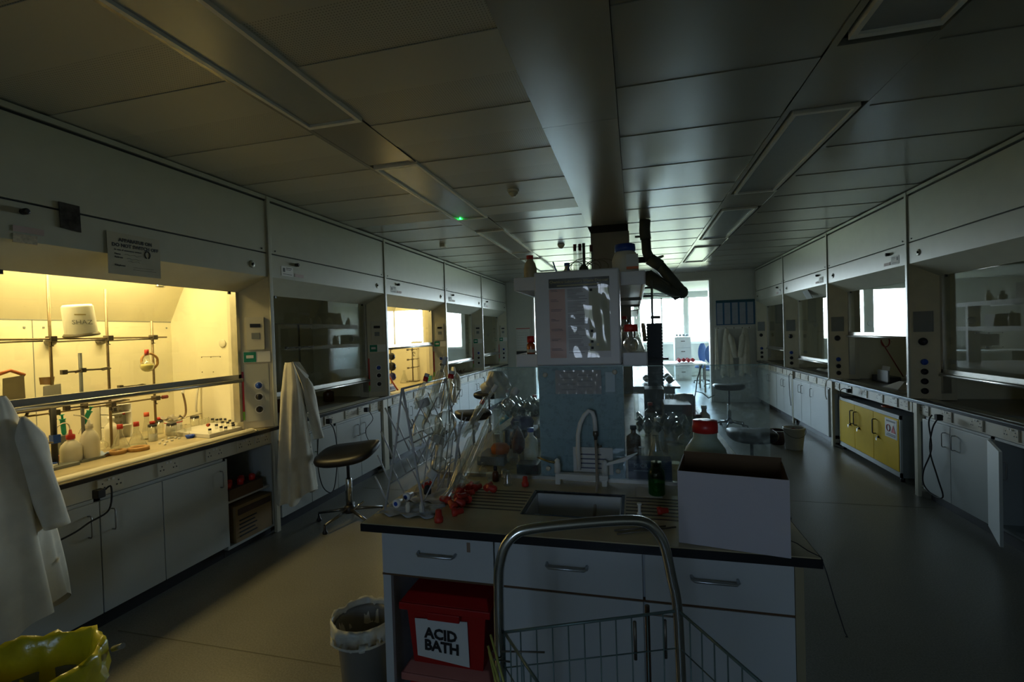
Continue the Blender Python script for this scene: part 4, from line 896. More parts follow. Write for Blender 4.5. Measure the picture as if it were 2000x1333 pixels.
# orange and blue lumps seen through the left of the screen
tag(MB().lathe([(.05, 0), (.055, .03), (.04, .05), (0, .052)], (-.76, 2.62, .95), 16).build('orange_cup', mat('orange_plastic', (.50, .14, .03), .5)), 'orange plastic cup behind the left of the screen', 'cup')
bpz = MB().lathe([(.07, 0), (.08, .04), (.06, .07), (0, .075)], (-.74, 3.10, 1.0), 18)
tag(bpz.build('blue_bowl', mat('navy_plastic', (.03, .03, .16), .5)), 'dark blue upturned bowl behind the left of the screen', 'bowl')
for (nm, x, y, w, d_, h, m_, lb) in (('storage_box', -.79, 2.62, .16, .2, .05, M_GREYM, 'flat grey box behind the left of the screen'), ('storage_box', -.74, 3.1, .22, .2, .1, M_BLACK, 'black box under the dark blue bowl'),
        ('storage_box', .30, 3.9, .20, .3, .16, M_GREYM, 'grey instrument box on the right island side'), ('storage_box', .15, 4.35, .16, .25, .22, M_BLACK, 'black instrument box on the right island side')):
    tag(MB().box(x-w/2, x+w/2, y-d_/2, y+d_/2, .9005, .9+h).build(nm, m_, bevel=.006), lb, 'box')
# balance with round hood, desk phone, tower on the far part of the island
bl = thing('balance', 'squat pale instrument with rounded cover on the island right side', 'balance', (.38, 4.15, .9))
MB().box(.29, .49, 4.0, 4.32, .9005, .94).build('base', M_GREYM, bl, bevel=.01)
MB().lathe([(.085, .04), (.085, .15), (.07, .18), (0, .19)], (.39, 4.2, .9), 22).build('cover', mat('pale_cover', (.45, .50, .52), .3), bl)
ph = thing('desk_phone', 'grey desk phone lying on the bright end of the island', 'phone', (.36, 5.0, .9))
MB().hexa([(.27, 4.9, .9005), (.45, 4.85, .9005), (.47, 5.12, .9005), (.29, 5.17, .9005), (.27, 4.9, .925), (.45, 4.85, .925), (.47, 5.12, .965), (.29, 5.17, .965)]).build('housing', M_GREYM, ph)
for i in range(4):
    for j in range(4):
        MB().box(.30+.034*i, .322+.034*i, 4.93+.045*j, 4.955+.045*j, .93+.007*j, .943+.007*j).build('key', M_WHITE, ph)
tw = thing('ridged_tower', 'tall dark ridged tower standing at the far end of the island', 'tower', (.19, 5.02, .9))
M_TW = mat('dark_teal_plastic', (.008, .018, .03), .45)
tb = MB()
for k in range(26): tb.box(.120, .270, 4.95, 5.09, .9005+k*.0305, .9005+k*.0305+.024)
tb.box(.125, .262, 4.955, 5.085, .9, 1.69); tb.build('ridged_body', M_TW, tw)
MB().box(.10, .32, 4.93, 5.11, 1.325, 1.345).build('collar_plate', M_BLACK, tw)
tag(MB().hexa([(.075, 4.55, 1.52), (.10, 4.5, 1.52), (.115, 4.65, 1.52), (.09, 4.7, 1.52), (.06, 4.55, 1.69), (.085, 4.5, 1.69), (.10, 4.65, 1.69), (.075, 4.7, 1.69)]).build('folder', M_TW), 'dark slanted folder on the lower shelf in front of the tower', 'folder')
cs = thing('clamp_stand', 'thin grey stand with small hooks rising above the island tower', 'stand', (.185, 5.25, .9))
MB().tube([(.185, 5.25, .905), (.19, 5.25, 2.15)], .012, 8).build('pole', M_GREYM, cs)
MB().box(.12, .27, 5.17, 5.33, .9005, .912).build('base_plate', M_GREYM, cs)
for z in (2.06, 1.97): MB().box(.10, .19, 5.24, 5.26, z, z+.018).build('hook', M_BLACK, cs)
MB().box(.17, .27, 5.24, 5.26, 1.74, 1.77).build('bracket', M_BLACK, cs)
# bowed grey hose standing at the right of the screen
tag(MB().tube([at(*p_, y=2.55) for p_ in ((1371, 712), (1362, 740), (1359, 765), (1372, 768), (1384, 778), (1396, 772))], .003, 8).tube([at(1359, 765, y=2.55), at(1352, 800, y=2.55), Vector((at(1352, 800, y=2.55).x, 2.55, .903))], .003, 8).build('bent_hose', M_GREYM), 'thin grey bent hose standing up behind the right of the screen', 'hose')
hb = at(1362, 742, y=2.55)
# ------------------------------------------------------------------ things on the shelf unit
bottle('solvent_jar', (-.036, 2.56, 1.912), [(.058, 0), (.066, .008), (.068, .08), (.055, .115), (.045, .122), (.045, .135)], M_HDPE, M_BLUE, 'big cream jar with blue lid and orange label on the top shelf', 'jar', cap_r=.052, cap_h=.035)
jl = bpy.data.objects['solvent_jar']
MB().box(-.03, .028, 2.485, 2.489, 1.945, 2.01).build('paper_label', M_PAPER, jl); MB().box(-.03, .028, 2.483, 2.487, 1.935, 1.948).build('orange_band', mat('orange_ink', (.75, .18, .05), .5), jl)
bottle('plastic_bottle', (-.545, 2.58, 1.912), [(.034, 0), (.036, .005), (.036, .07), (.028, .10), (.018, .115), (.018, .128)], mat('stained_hdpe', (.50, .42, .26), .4, var=.2, scale=20), M_RED, 'stained plastic bottle with red cap at the left end of the top shelf', cap_r=.019, cap_h=.02)
ty = thing('tool_tray', 'heap of dark tools and pens on the top shelf', 'tray', (-.45, 2.6, 1.912))
MB().box(-.51, -.36, 2.52, 2.66, 1.912, 1.93).build('tray', M_BLACK, ty, bevel=.004)
for k, (a_, b_) in enumerate((((1092, 545), (1080, 512)), ((1107, 540), (1112, 518)), ((1098, 542), (1120, 532)), ((1088, 540), (1100, 530)))):
    MB().tube([at(*a_, y=2.58), at(*b_, y=2.58)], .004, 6).build('pen', (M_BLUE, M_BLUE, M_WHITE, M_BLACK)[k], ty)
ff = thing('folded_card', 'pale folded card lying on the top shelf', 'card', (-.34, 2.62, 1.912))
MB().hexa([(-.42, 2.5, 1.912), (-.27, 2.5, 1.912), (-.27, 2.7, 1.912), (-.42, 2.7, 1.912), (-.30, 2.5, 1.945), (-.27, 2.5, 1.945), (-.27, 2.7, 1.945), (-.30, 2.7, 1.945)]).build('leaf', M_PAPER, ff)
vr = thing('vial_rack', 'cluster of red capped glass tubes and looped wires on the top shelf', 'rack', (-.26, 2.60, 1.912))
for k, (px_, z0, z1, m_) in enumerate(((1123, 1.99, 2.10, 'r'), (1133, 1.97, 2.10, 'r'), (1155, 1.97, 2.09, 'r'), (1140, 1.95, 2.105, 's'))):
    x = at(px_, 500, y=2.6).x
    if m_ == 'r':
        g = MB().lathe([(.0085, z0-1.912-.04), (.0085, z1-1.912-.025)], (x, 2.6, 1.912), 12).build('tube', M_GLASSW, vr)
        MB().lathe([(.0085, z1-1.912-.035), (.0090, z1-1.912), (.007, z1-1.912+.001)], (x, 2.6, 1.912), 12).build('stopper', mat('dark_red_rubber', (.10, .03, .025), .5), g)
    else: MB().lathe([(.008, .02), (.008, z1-1.912)], (x, 2.61, 1.912), 10).build('post', M_IRON, vr)
MB().box(-.31, -.20, 2.55, 2.65, 1.912, 1.925).build('base', M_IRON, vr)
MB().lathe([(.02, .02), (.028, .04), (.024, .06), (.012, .075)], (-.255, 2.6, 1.912), 12).build('manifold_block', M_IRON, vr)
for k in range(6):
    r_ = .03+.012*(k % 3); cx_, cz_ = -.30+.028*k, 1.975-.006*(k % 2)
    MB().tube([(cx_+r_*1.5*math.cos(q*PI/9)*(1 if k % 2 else -1), 2.58+.01*k, cz_+r_*.9*math.sin(q*PI/9)) for q in range(-2, 12)], .0022, 6).build('wire_loop', M_IRON, vr)
bottle('amber_bottle', (-.562, 2.62, 1.512), P_bot(.024, .075, .013, .014), mat('red_amber_glass', (.35, .06, .01), .12), M_RED, 'small glowing amber bottle with red cap at the left of the lower shelf', cap_r=.021, cap_h=.034, label_m=M_SOCK, lz=(.008, .026))
bottle('media_bottle', (-.018, 2.60, 1.512), P_rnd(.038, .024, .045), M_GLASSW, M_RED, 'clear flask with wide dark red cap at the right of the lower shelf', 'bottle', cap_r=.036, cap_h=.035)
for k, (x, y, pf_, lb) in enumerate(((-.02, 2.72, P_rnd(.04, .013, .05), 'clear round flask behind the red capped one, lower shelf'), (.025, 2.62, P_con(.026, .09, .010, .02), 'small clear conical flask at the lower shelf edge'), (.0, 2.9, P_beak(.04, .10), 'clear beaker farther along the lower shelf'), (.01, 3.15, P_con(.045, .13, .014, .03), 'clear conical flask farther along the lower shelf'))):
    bottle('shelf_flask', (x, y, 1.512), pf_, M_GLASSW, None, lb, 'flask')
bpn = random.Random(5)
for k in range(16):   # bottles standing along both shelves, seen in silhouette and in the sash reflections
    y = 3.35+.135*k; up = k % 2; z = 1.912 if up else 1.512; x = (-.48 if k % 4 < 2 else -.05)+bpn.uniform(-.02, .02)
    r_ = bpn.uniform(.028, .045); h_ = bpn.uniform(.13, .21)
    bottle('shelf_bottle', (x, y, z), P_bot(r_, h_, r_*.42, .03), (mat('amber_glass', (.09, .03, .008), .12), M_HDPE, M_GLASSW)[k % 3], (M_BLACK, M_BLUE, M_RED)[k % 3],
           '%s bottle with %s cap on the %s shelf, hidden deep behind the poster end' % (('amber', 'white plastic', 'clear glass')[k % 3], ('black', 'blue', 'red')[k % 3], 'top' if up else 'lower'), cap_r=r_*.5, group='bottles along the reagent shelves')
# ------------------------------------------------------------------ extraction arm
fa = thing('extraction_arm', 'dark jointed fume extraction arm hanging from the ceiling by the column', 'extraction arm', (.1, 5.6, ZC))
YA_ = 5.60
def A_(px_, py_, dy=0): return at(px_, py_, y=YA_+dy)
M_ARM = mat('dark_green_grey_metal', (.09, .10, .085), .5)
t0 = A_(1259, 437)
MB().tube([(t0.x+.005, YA_, ZC), A_(1259, 450), A_(1261, 468)], .060, 16).build('drop_tube', M_ARM, fa)
MB().tube([A_(1261, 465), A_(1263, 492), A_(1270, 510)], [.052, .052, .062], 14).build('lower_tube', M_ARM, fa)
MB().tube([A_(1240, 463), A_(1258, 462)], .012, 8).build('wall_stay', M_ARM, fa)
MB().lathe([(.034, -.05), (.034, .05)], A_(1254, 508), 14, (1, .2, 0)).build('elbow', M_BLACK, fa)
MB().tube([A_(1268, 506), A_(1290, 520)], [.068, .066], 14).build('upper_joint', M_ARM, fa)
MB().tube([A_(1284, 514), A_(1330, 569)], [.058, .062], 14).build('fore_arm', M_ARM, fa)
MB().tube([A_(1330, 569), A_(1322, 575), A_(1308, 563)], [.07, .072, .06], 14).build('wrist_joint', M_ARM, fa)
MB().lathe([(.072*math.sin(q*PI/8)+.0005, -.072*math.cos(q*PI/8)) for q in range(9)], A_(1331, 571), 16).build('end_knuckle', M_ARM, fa)
MB().tube([A_(1318, 572), A_(1263, 541)], [.058, .09], 14).build('return_arm', M_ARM, fa)
MB().tube([A_(1263, 541), A_(1257, 537)], [.085, .05], 14).build('end_cap', M_ARM, fa)
MB().tube([A_(1283, 505), A_(1296, 500)], [.018, .012], 8).build('friction_knob', M_WHITE, fa)
MB().hexa([A_(1286, 552, -.06), A_(1310, 566, -.06), A_(1310, 566, .06), A_(1286, 552, .06), A_(1280, 540, -.06), A_(1306, 552, -.06), A_(1306, 552, .06), A_(1280, 540, .06)]).build('bracket', M_ARM, fa)
hc = A_(1278, 572); hx_ = Vector((.95, 0, -.10)).normalized()
MB().lathe([(.02, .10), (.06, .09), (.16, .03), (.24, -.03), (.245, -.035)], A_(1284, 570), 28, (.10, -.12, 1), cap=False).build('clear_hood', thin_glass('clear_plastic_dome', tint=(.80, .84, .84), ior=1.5, haze=.14, base=.05), fa)
rc_ = A_(1284, 570); rax = Vector((.10, -.12, 1)).normalized(); ra_ = rax.orthogonal().normalized(); rb_ = rax.cross(ra_)
MB().tube([rc_-rax*.035+ra_*(.245*math.cos(PI*q/16))+rb_*(.245*math.sin(PI*q/16)) for q in range(32)], .005, 6, closed=True).build('hood_rim', mat('pale_rim', (.5, .55, .55), .4), fa)
# ------------------------------------------------------------------ red tubs in the open compartment
def tub(z0, h, label, lidm, has_label):
    t = thing('storage_tub', label, 'tub', (-.75, 1.93, z0))
    x0_, x1_ = -.925, -.590; yf, yb_ = 1.755, 2.12
    M_TUB = mat('dark_red_tub', (.36, .008, .010), .28, var=.05)
    MB().hexa([(x0_+.02, yf+.012, z0), (x1_-.02, yf+.012, z0), (x1_-.02, yb_, z0), (x0_+.02, yb_, z0), (x0_, yf, z0+h-.05), (x1_, yf, z0+h-.05), (x1_, yb_, z0+h-.05), (x0_, yb_, z0+h-.05)]).build('tub_body', M_TUB, t)
    l = MB().box(x0_-.025, x1_+.025, yf-.022, yb_+.01, z0+h-.058, z0+h-.028).hexa([(x0_-.02, yf-.018, z0+h-.028), (x1_+.02, yf-.018, z0+h-.028), (x1_+.02, yb_+.01, z0+h-.028), (x0_-.02, yb_+.01, z0+h-.028), (x0_, yf+.02, z0+h), (x1_, yf+.02, z0+h), (x1_, yb_-.02, z0+h), (x0_, yb_-.02, z0+h)])
    l.build('lid', lidm or M_TUB, t, bevel=.004)
    MB().box(x0_+.10, x1_-.10, yf-.026, yf-.004, z0+h-.085, z0+h-.055).build('clip', lidm or M_TUB, t, bevel=.003)
    if has_label:
        p_ = MB().hexa([(-.883, yf-.0005, z0+.035), (-.662, yf-.0005, z0+.015), (-.662, yf+.001, z0+.015), (-.883, yf+.001, z0+.035), (-.889, yf-.0045, z0+.188), (-.665, yf-.0045, z0+.198), (-.665, yf-.002, z0+.198), (-.889, yf-.002, z0+.188)]).build('paper_label', M_PAPER, t)
        text_mesh('lettering', 'ACID', .058, (-.778, yf-.0062, z0+.132), (1, 0, -.04), (0, 0, 1), M_INK, p_, 'CENTER', bold=.0022)
        text_mesh('lettering', 'BATH', .058, (-.776, yf-.0052, z0+.082), (1, 0, -.04), (0, 0, 1), M_INK, p_, 'CENTER', bold=.0022)
tub(.302, .285, 'dark red lidded tub labelled ACID BATH, on top of another tub', None, True)
tub(.119, .181, 'red tub with pinkish lid underneath the labelled red tub', mat('pink_red_lid', (.45, .16, .13), .4), False)
# ------------------------------------------------------------------ hoop handled wire trolley
tr = thing('wire_trolley', 'steel hoop handled trolley with green wire basket in front of the island', 'trolley', (-.1, 1.05, 0))
def TY_(px_): return 1.11+(px_-985)/(1325-985)*.12
hp_ = [at(px_, py_, y=TY_(px_)) for px_, py_ in ((978, 1320), (975, 1230), (974, 1130), (978, 1095), (988, 1065), (1008, 1043), (1035, 1034), (1100, 1026), (1180, 1019), (1235, 1017), (1262, 1022), (1282, 1038), (1298, 1068), (1312, 1130), (1323, 1190), (1330, 1320))]
Lb = Vector((hp_[0].x, hp_[0].y, .12)); Rb = Vector((hp_[-1].x, hp_[-1].y, .12))
# densify hoop with catmull-rom
MB().tube([Lb]+smooth(hp_)+[Rb], .0125, 14).build('hoop_handle', M_STEEL, tr)
M_WIRE = mat('grey_green_wire', (.13, .19, .18), .4, metal=.4)
ra = at(985, 1235, y=1.105); rb = at(1325, 1185, y=1.225); rz = .915
ra.z = rz-.012; rb.z = rz+.02
fwd = Vector((.137/.4, -.181/.4, 0)).normalized()
rc = rb+fwd*.30; rd = ra+fwd*.30
for q_ in (rc, rd): q_.z = rz-.01
zb_ = .42
def wires(name, A, B, n, cols=True):
    m = MB(); m.tube([A, B], .0036, 8)
    A0, B0 = Vector((A.x, A.y, zb_)), Vector((B.x, B.y, zb_))
    m.tube([A0, B0], .003, 6)
    for f_ in (.18, .40, .62, .84): m.tube([A.lerp(A0, f_), B.lerp(B0, f_)], .0017, 5)
    for k in range(n+1):
        f_ = k/n; m.tube([A.lerp(B, f_), A0.lerp(B0, f_)], .0018, 5)
    return m.build(name, M_WIRE, tr)
wires('basket_side', ra, rb, 11); wires('basket_side', rb, rc, 8); wires('basket_side', rd, ra, 8); wires('basket_side', rd, rc, 11)
m = MB()
for k in range(10):
    f_ = k/9; A = ra.lerp(rb, f_); B = rd.lerp(rc, f_); m.tube([(A.x, A.y, zb_), (B.x, B.y, zb_)], .002, 5)
    A = ra.lerp(rd, f_); B = rb.lerp(rc, f_); m.tube([(A.x, A.y, zb_), (B.x, B.y, zb_)], .002, 5)
m.build('basket_floor', M_WIRE, tr)
mid = ra.lerp(rb, .82)
MB().tube([(mid.x, mid.y+.03, rz+.02), (mid.x, mid.y+.03, .12)], .006, 8).build('centre_rod', mat('bronze_rod', (.10, .065, .05), .35, metal=.7), tr)
for f_ in (.745, .92):
    q_ = ra.lerp(rb, f_); MB().tube([(q_.x, q_.y+.006, rz-.005), (q_.x, q_.y+.006, rz-.10)], .0042, 8).build('hinge_pin', M_IRON, tr)
MB().tube([rb+Vector((-.07, .005, -.02)), rb+Vector((.0, .005, -.02))], .0025, 6).build('clip_wire', M_IRON, tr)
MB().tube([ra+Vector((.10, -.008, -.03)), ra+Vector((-.03, -.008, -.045)), ra+Vector((-.03, -.015, -.06)), ra+Vector((.02, -.015, -.06))], .0022, 6).build('clip_wire', M_IRON, tr)
dc = ra.lerp(rc, .5)
MB().hexa([(Lb.x, Lb.y, .10), (Rb.x, Rb.y, .10), (rc.x, rc.y, .10), (rd.x, rd.y, .10), (Lb.x, Lb.y, .13), (Rb.x, Rb.y, .13), (rc.x, rc.y, .13), (rd.x, rd.y, .13)]).build('deck', M_GREYM, tr)
for c_ in (Lb, Rb, rc, rd):
    w_ = MB().lathe([(.018, -.011), (.042, -.010), (.042, .010), (.018, .011)], (c_.x, c_.y, .0425), 16, (1, .3, 0)).build('caster', M_RUBBER, tr)
    MB().box(c_.x-.018, c_.x+.018, c_.y-.02, c_.y+.02, .05, .10).build('fork', M_IRON, w_)
yb1 = at(955, 1330, y=.98)
for k, (p0, p1) in enumerate((((953, 1262), (975, 1333)), ((958, 1240), (984, 1333)), ((955, 1272), (968, 1333)))):
    A = at(*p0, y=1.06); B = at(*p1, y=1.03); d_ = (B-A); MB().tube([A, A+d_*2.2], .003, 6).build('yellow_strut', mat('yellow_green_wire', (.35, .35, .08), .4), tr)

# ------------------------------------------------------------------ bins and bags on the floor
def bag_ring(cx, cy, z, rx, ry, rot, seed, drop, th=.035, wob=.015, tilt=0):
    r_ = random.Random(seed); ph = [r_.uniform(0, 6.28) for _ in range(8)]; rows = []
    prof = [(.86, -drop*1.4), (.93, -drop*.5), (.97, -.03), (1.0, .0), (1.06, .012), (1.12, -.008), (1.13, -.06), (1.11, -drop*.6), (1.14, -drop)]
    for i, (f_, dz) in enumerate(prof):
        row = []
        for k in range(64):
            a_ = 2*PI*k/64; w_ = wob*(math.sin(5*a_+ph[0]+i*.5)+.7*math.sin(11*a_+ph[1]-i*.7)+.5*math.sin(17*a_+ph[2]+i*1.3)+.35*math.sin(27*a_+ph[4]+i*2))
            x = math.cos(a_)*(rx*f_+w_*.7); y = math.sin(a_)*(ry*f_+w_*.7)
            row.append((cx+x*math.cos(rot)-y*math.sin(rot), cy+x*math.sin(rot)+y*math.cos(rot), z+dz+w_*.6*(1 if i > 1 else .3)+tilt*x))
        rows.append(row)
    return rows
wb = thing('waste_bin', 'grey bin with crumpled white liner beside the island cupboard', 'bin', (-1.2, 1.9, 0))
MB().lathe([(.085, 0), (.095, .01), (.118, .34), (.125, .36)], (-1.215, 1.90, 0), 28, cap=False).lathe([(.001, .01), (.09, .012)], (-1.215, 1.90, 0), 28, cap=False).build('bin_body', mat('grey_bin', (.16, .16, .15), .5), wb, solid=.003)
MB().grid(bag_ring(-1.215, 1.90, .375, .13, .13, 0, 4, .07, wob=.006), wrap=True).build('bin_liner', mat('translucent_white_liner', (.50, .50, .44), .35, var=.1, scale=30, bump=.4), wb)
yb_ = thing('hazard_waste_bag', 'open yellow plastic sack in a bin at the lower left corner', 'bin bag', (-2.1, 1.15, 0))
MB().lathe([(.15, 0), (.16, .01), (.19, .40)], (-2.08, 1.16, 0), 28, cap=False).build('bin_body', M_GREYM, yb_, solid=.004)
M_YB = mat('yellow_film', (.55, .50, .02), .22, var=.15, scale=14, bump=.5)
MB().grid(bag_ring(-2.10, 1.17, .515, .20, .19, .55, 8, .12, wob=.010), wrap=True).build('yellow_sack', M_YB, yb_)
MB().lathe([(.001, .16), (.15, .17)], (-2.08, 1.16, 0), 28, cap=False).build('dark_contents', mat('dark_green_waste', (.01, .06, .03), .5), yb_)
for k in range(3): MB().grid(crumple(-2.14+.05*k, -2.04+.05*k, 1.10, 1.22, .30, .06, 30+k, 8)).build('purple_glove', mat('purple_glove', (.04, .03, .15), .5), yb_)
MB().tube([at(221, 1268, z=.46), at(240, 1262, z=.48)], .010, 10).build('clear_tube', mat('clear_plastic_tube', (.30, .30, .26), .3), yb_)
# bucket and tray on the right of the floor
bk = thing('bucket', 'white bucket with wire handle standing on the right aisle floor', 'bucket', (2.0, 6.98, 0))
MB().lathe([(.095, .0), (.10, .01), (.125, .27), (.132, .272), (.132, .285), (.12, .285)], (2.0, 6.98, 0), 28, cap=False).lathe([(.001, .01), (.097, .012)], (2.0, 6.98, 0), 28, cap=False).build('pail', mat('cream_pail', (.50, .48, .40), .4, var=.06), bk, solid=.002)
MB().tube([(2.0+.135*math.cos(a_), 6.98+.135*math.sin(a_)-.02*math.sin(max(0, -math.sin(a_))*0), .27-.10*math.sin(math.acos(max(-1, min(1, math.cos(a_-PI)))))) for a_ in [PI+q*PI/14 for q in range(15)]], .003, 6).build('wire_handle', M_IRON, bk)
MB().grid(crumple(1.92, 2.08, 6.90, 7.06, .235, .03, 44, 12)).build('red_contents', mat('dull_red_scraps', (.30, .06, .05), .7), bk)
bs = thing('small_basin', 'small dark basin with white rim on the floor left of the bucket', 'basin', (1.87, 7.25, 0))
MB().lathe([(.08, 0), (.085, .005), (.115, .19)], (1.87, 7.26, 0), 24, cap=False).lathe([(.001, .006), (.083, .006)], (1.87, 7.26, 0), 24, cap=False).build('bowl', mat('dull_maroon', (.05, .02, .02), .5), bs, solid=.003)
MB().tube([(1.87+.117*math.cos(2*PI*q/28), 7.26+.117*math.sin(2*PI*q/28), .192) for q in range(28)], .005, 8, closed=True).build('rim', M_WHITE, bs)

# ------------------------------------------------------------------ stools
def stool(c, label, seat_z=.60, yaw=.0, tilt=.0, wide=.28, deep=.19, base=5, pitch=0.0, group='black padded lab stools'):
    c = Vector(c); t = thing('lab_stool', label, 'stool', c, group)
    cy, sy = math.cos(yaw), math.sin(yaw); rows = []
    for i, (f_, dz) in enumerate(((.25, .0), (.86, .002), (.97, .014), (1.0, .032), (.97, .052), (.84, .064), (.4, .068), (.05, .068))):
        row = []
        for k in range(40):
            a_ = 2*PI*k/40; e_ = .55
            x = wide*math.copysign(abs(math.cos(a_))**e_, math.cos(a_))*f_; y = deep*math.copysign(abs(math.sin(a_))**e_, math.sin(a_))*f_
            z = seat_z+dz*1.25+tilt*x+pitch*y+.02*(x/wide)**2
            row.append((c.x+x*cy-y*sy, c.y+x*sy+y*cy, c.z+z))
        rows.append(row)
    m = MB().grid(rows, wrap=True); n0 = len(m.v)-40; m.f.append(tuple(range(n0, n0+40))); m.sm.append(True)
    m.f.append(tuple(range(39, -1, -1))); m.sm.append(True)
    m.build('seat', mat('black_vinyl', (.012, .012, .013), .42), t)
    MB().lathe([(.014, .36), (.014, seat_z)], c, 14).build('gas_piston', M_BLACK, t)
    MB().lathe([(.030, .12), (.028, .38), (.02, .39)], c, 16).build('column', M_STEEL, t)
    MB().lathe([(.045, .08), (.05, .10), (.045, .135), (.03, .15)], c, 16).build('hub', M_BLACK, t)
    for k in range(base):
        a_ = 2*PI*k/base+.62+yaw; e = c+Vector((math.cos(a_), math.sin(a_), 0))*.29
        l = MB().tube([c+Vector((math.cos(a_)*.03, math.sin(a_)*.03, .11)), e+Vector((0, 0, .07))], [.016, .011], 8).build('leg', mat('dark_satin_steel', (.20, .20, .19), .28, metal=.9), t)
        MB().lathe([(.020, 0), (.022, .012), (.012, .03), (.008, .065)], e, 12).build('glide', M_BLACK, l)
    return t
stool((-2.50, 3.74, 0), 'black padded stool with tilted seat, closest one on the left', .56, yaw=.15, tilt=.12, wide=.27, deep=.20, pitch=.18)
lv = bpy.data.objects['lab_stool']
MB().tube([(-2.44, 3.70, .12), (-2.36, 3.76, .185)], .009, 8).build('lever', M_CHROME, lv)
stool((-1.98, 6.35, 0), 'black stool with a plastic bag over it beyond the rack', .74, group=None, wide=.20)
stool((-1.75, 5.0, 0), 'black stool beside the left side of the island', .70, yaw=.5, group=None, wide=.2)
stool((1.45, 8.3, 0), 'black stool on the right aisle seen past the screen edge', .62, group=None, wide=.24)
stool((.98, 4.6, 0), 'black stool beside the right side of the island', .62, group=None, wide=.2)
MB_b = []
for i in range(15):
    row = []
    for k in range(30):
        a_ = 2*PI*k/30; v_ = i/14; r_ = (.03+.13*math.sin(v_*1.9+.3))*(1+.28*math.sin(3*a_+v_*5)+.18*math.sin(7*a_-v_*8)+.12*math.sin(11*a_+v_*13))
        row.append((-1.98+.12+r_*math.cos(a_), 6.30+r_*.7*math.sin(a_), 1.12-v_*.36))
    MB_b.append(row)
tag(MB().grid(MB_b, wrap=True).build('plastic_bag', mat('pale_bag_film', (.42, .42, .38), .3, bump=.6, scale=14)), 'pale crumpled plastic bag pulled over the black stool', 'bag')
bd = thing('blue_drum', 'bright blue plastic drum on the floor beyond the rack', 'drum', (-1.42, 5.4, 0))
MB().lathe([(.13, 0), (.14, .01), (.14, .62), (.12, .66), (.05, .68)], (-1.42, 5.4, 0), 24).build('body', mat('cyan_blue_plastic', (.01, .22, .42), .4), bd)
MB().lathe([(.055, .68), (.055, .72), (.03, .725)], (-1.42, 5.4, 0), 18).build('cap', mat('cyan_dark_plastic', (.01, .12, .26), .4), bd)

# ------------------------------------------------------------------ hanging lab coats
def coat(name, label, cx, cy, ztop, zbot, hw_top, hw_bot, th, seed, s=-1, collar=True, sleeve_y=.0, buttons=True, lean=0.0, plane='x', cat='lab coat', m=None, group=None):
    """cloth hung from a hook: closed tube of cloth, flattened against the wall it hangs on, with deep vertical folds"""
    m = m or M_CLOTH
    r_ = random.Random(seed); ph = [r_.uniform(0, 6.28) for _ in range(8)]
    t = thing(name, label, cat, (cx, cy, zbot), group)
    NA, NV = 96, 44; rows = []
    for i in range(NV+1):
        v_ = i/NV; z = ztop+(zbot-ztop)*v_
        sh = min(1, (v_/.22))**.75
        w_ = hw_top*.35+(hw_top*.65)*sh+(hw_bot-hw_top)*max(0, v_-.18)/.82
        dth = th*(.5+.5*sh)
        fold = .10+.22*v_
        row = []
        for k in range(NA):
            a_ = 2*PI*k/NA
            rr = 1+fold*(.62*math.sin(3*a_+ph[0]+1.4*v_)+.42*math.sin(5*a_+ph[1]-1.9*v_)+.26*math.sin(8*a_+ph[2]+2.6*v_)*(.4+v_)+.10*math.sin(13*a_+ph[5]-3*v_))
            u_ = math.cos(a_)*w_*rr+lean*v_; d_ = (math.sin(a_)*dth*rr)
            zz = z-(.03*math.sin(2*a_+ph[3])+.02*math.sin(5*a_+ph[4]))*v_*(1 if v_ > .8 else .2)
            row.append((cx+d_, cy+u_, zz) if plane == 'x' else (cx+u_, cy+d_, zz))
        rows.append(row)
    MB().grid(rows, wrap=True).build('coat_body', m, t)
    def Pt(u_, v_, off):
        z = ztop+(zbot-ztop)*v_
        return Vector((cx+off, cy+u_, z)) if plane == 'x' else Vector((cx+u_, cy+off, z))
    o_ = th*1.12*(1 if plane == 'x' else -1)*(1 if s < 0 else -1)
    if collar:
        MB().add([Pt(-.02, -.005, o_*.6), Pt(.045, .0, o_*.8), Pt(.11, .11, o_*1.25), Pt(.055, .125, o_*1.45), Pt(.015, .21, o_*1.5), Pt(-.015, .10, o_*1.2)], [(0, 1, 2, 3), (0, 3, 4, 5)]).build('collar', m, t, solid=.003)
    # sleeve
    if sleeve_y is not None:
        rs_ = []
        for i in range(19):
            v_ = i/18; cz = ztop-.10-(ztop-zbot)*.52*v_; cyy = sleeve_y*(.35+.65*v_); rad = (.062-.012*v_)*min(1, .15+v_*4.5)
            row = []
            for k in range(18):
                a_ = 2*PI*k/18; q_ = rad*(1+.12*math.sin(3*a_+6*v_+ph[5]))
                row.append((cx+o_*.8+q_*.7*math.sin(a_), cy+cyy+q_*math.cos(a_), cz) if plane == 'x' else (cx+cyy+q_*math.cos(a_), cy+o_*.8+q_*.7*math.sin(a_), cz))
            rs_.append(row)
        MB().grid(rs_, wrap=True).build('sleeve', m, t, solid=.002)
    if buttons:
        for k in range(4):
            p_ = Pt(lean*.5+.03+.012*k, .38+.13*k, o_*1.35); MB().lathe([(.006, 0), (.006, .003)], p_, 10, (1, 0, 0) if plane == 'x' else (0, -1, 0)).build('button', M_SOCK, t)
    return t
coat('lab_coat', 'large white lab coat hanging at the left edge, nearest the camera', -2.80, 1.50, 1.415, .36, .11, .21, .085, 3, lean=.03, sleeve_y=.17, collar=False, buttons=False)
coat('lab_coat', 'white lab coat with collar hung between the first two left fume hoods', -2.875, 3.50, 1.44, .27, .08, .23, .075, 11, lean=.07, sleeve_y=.27)
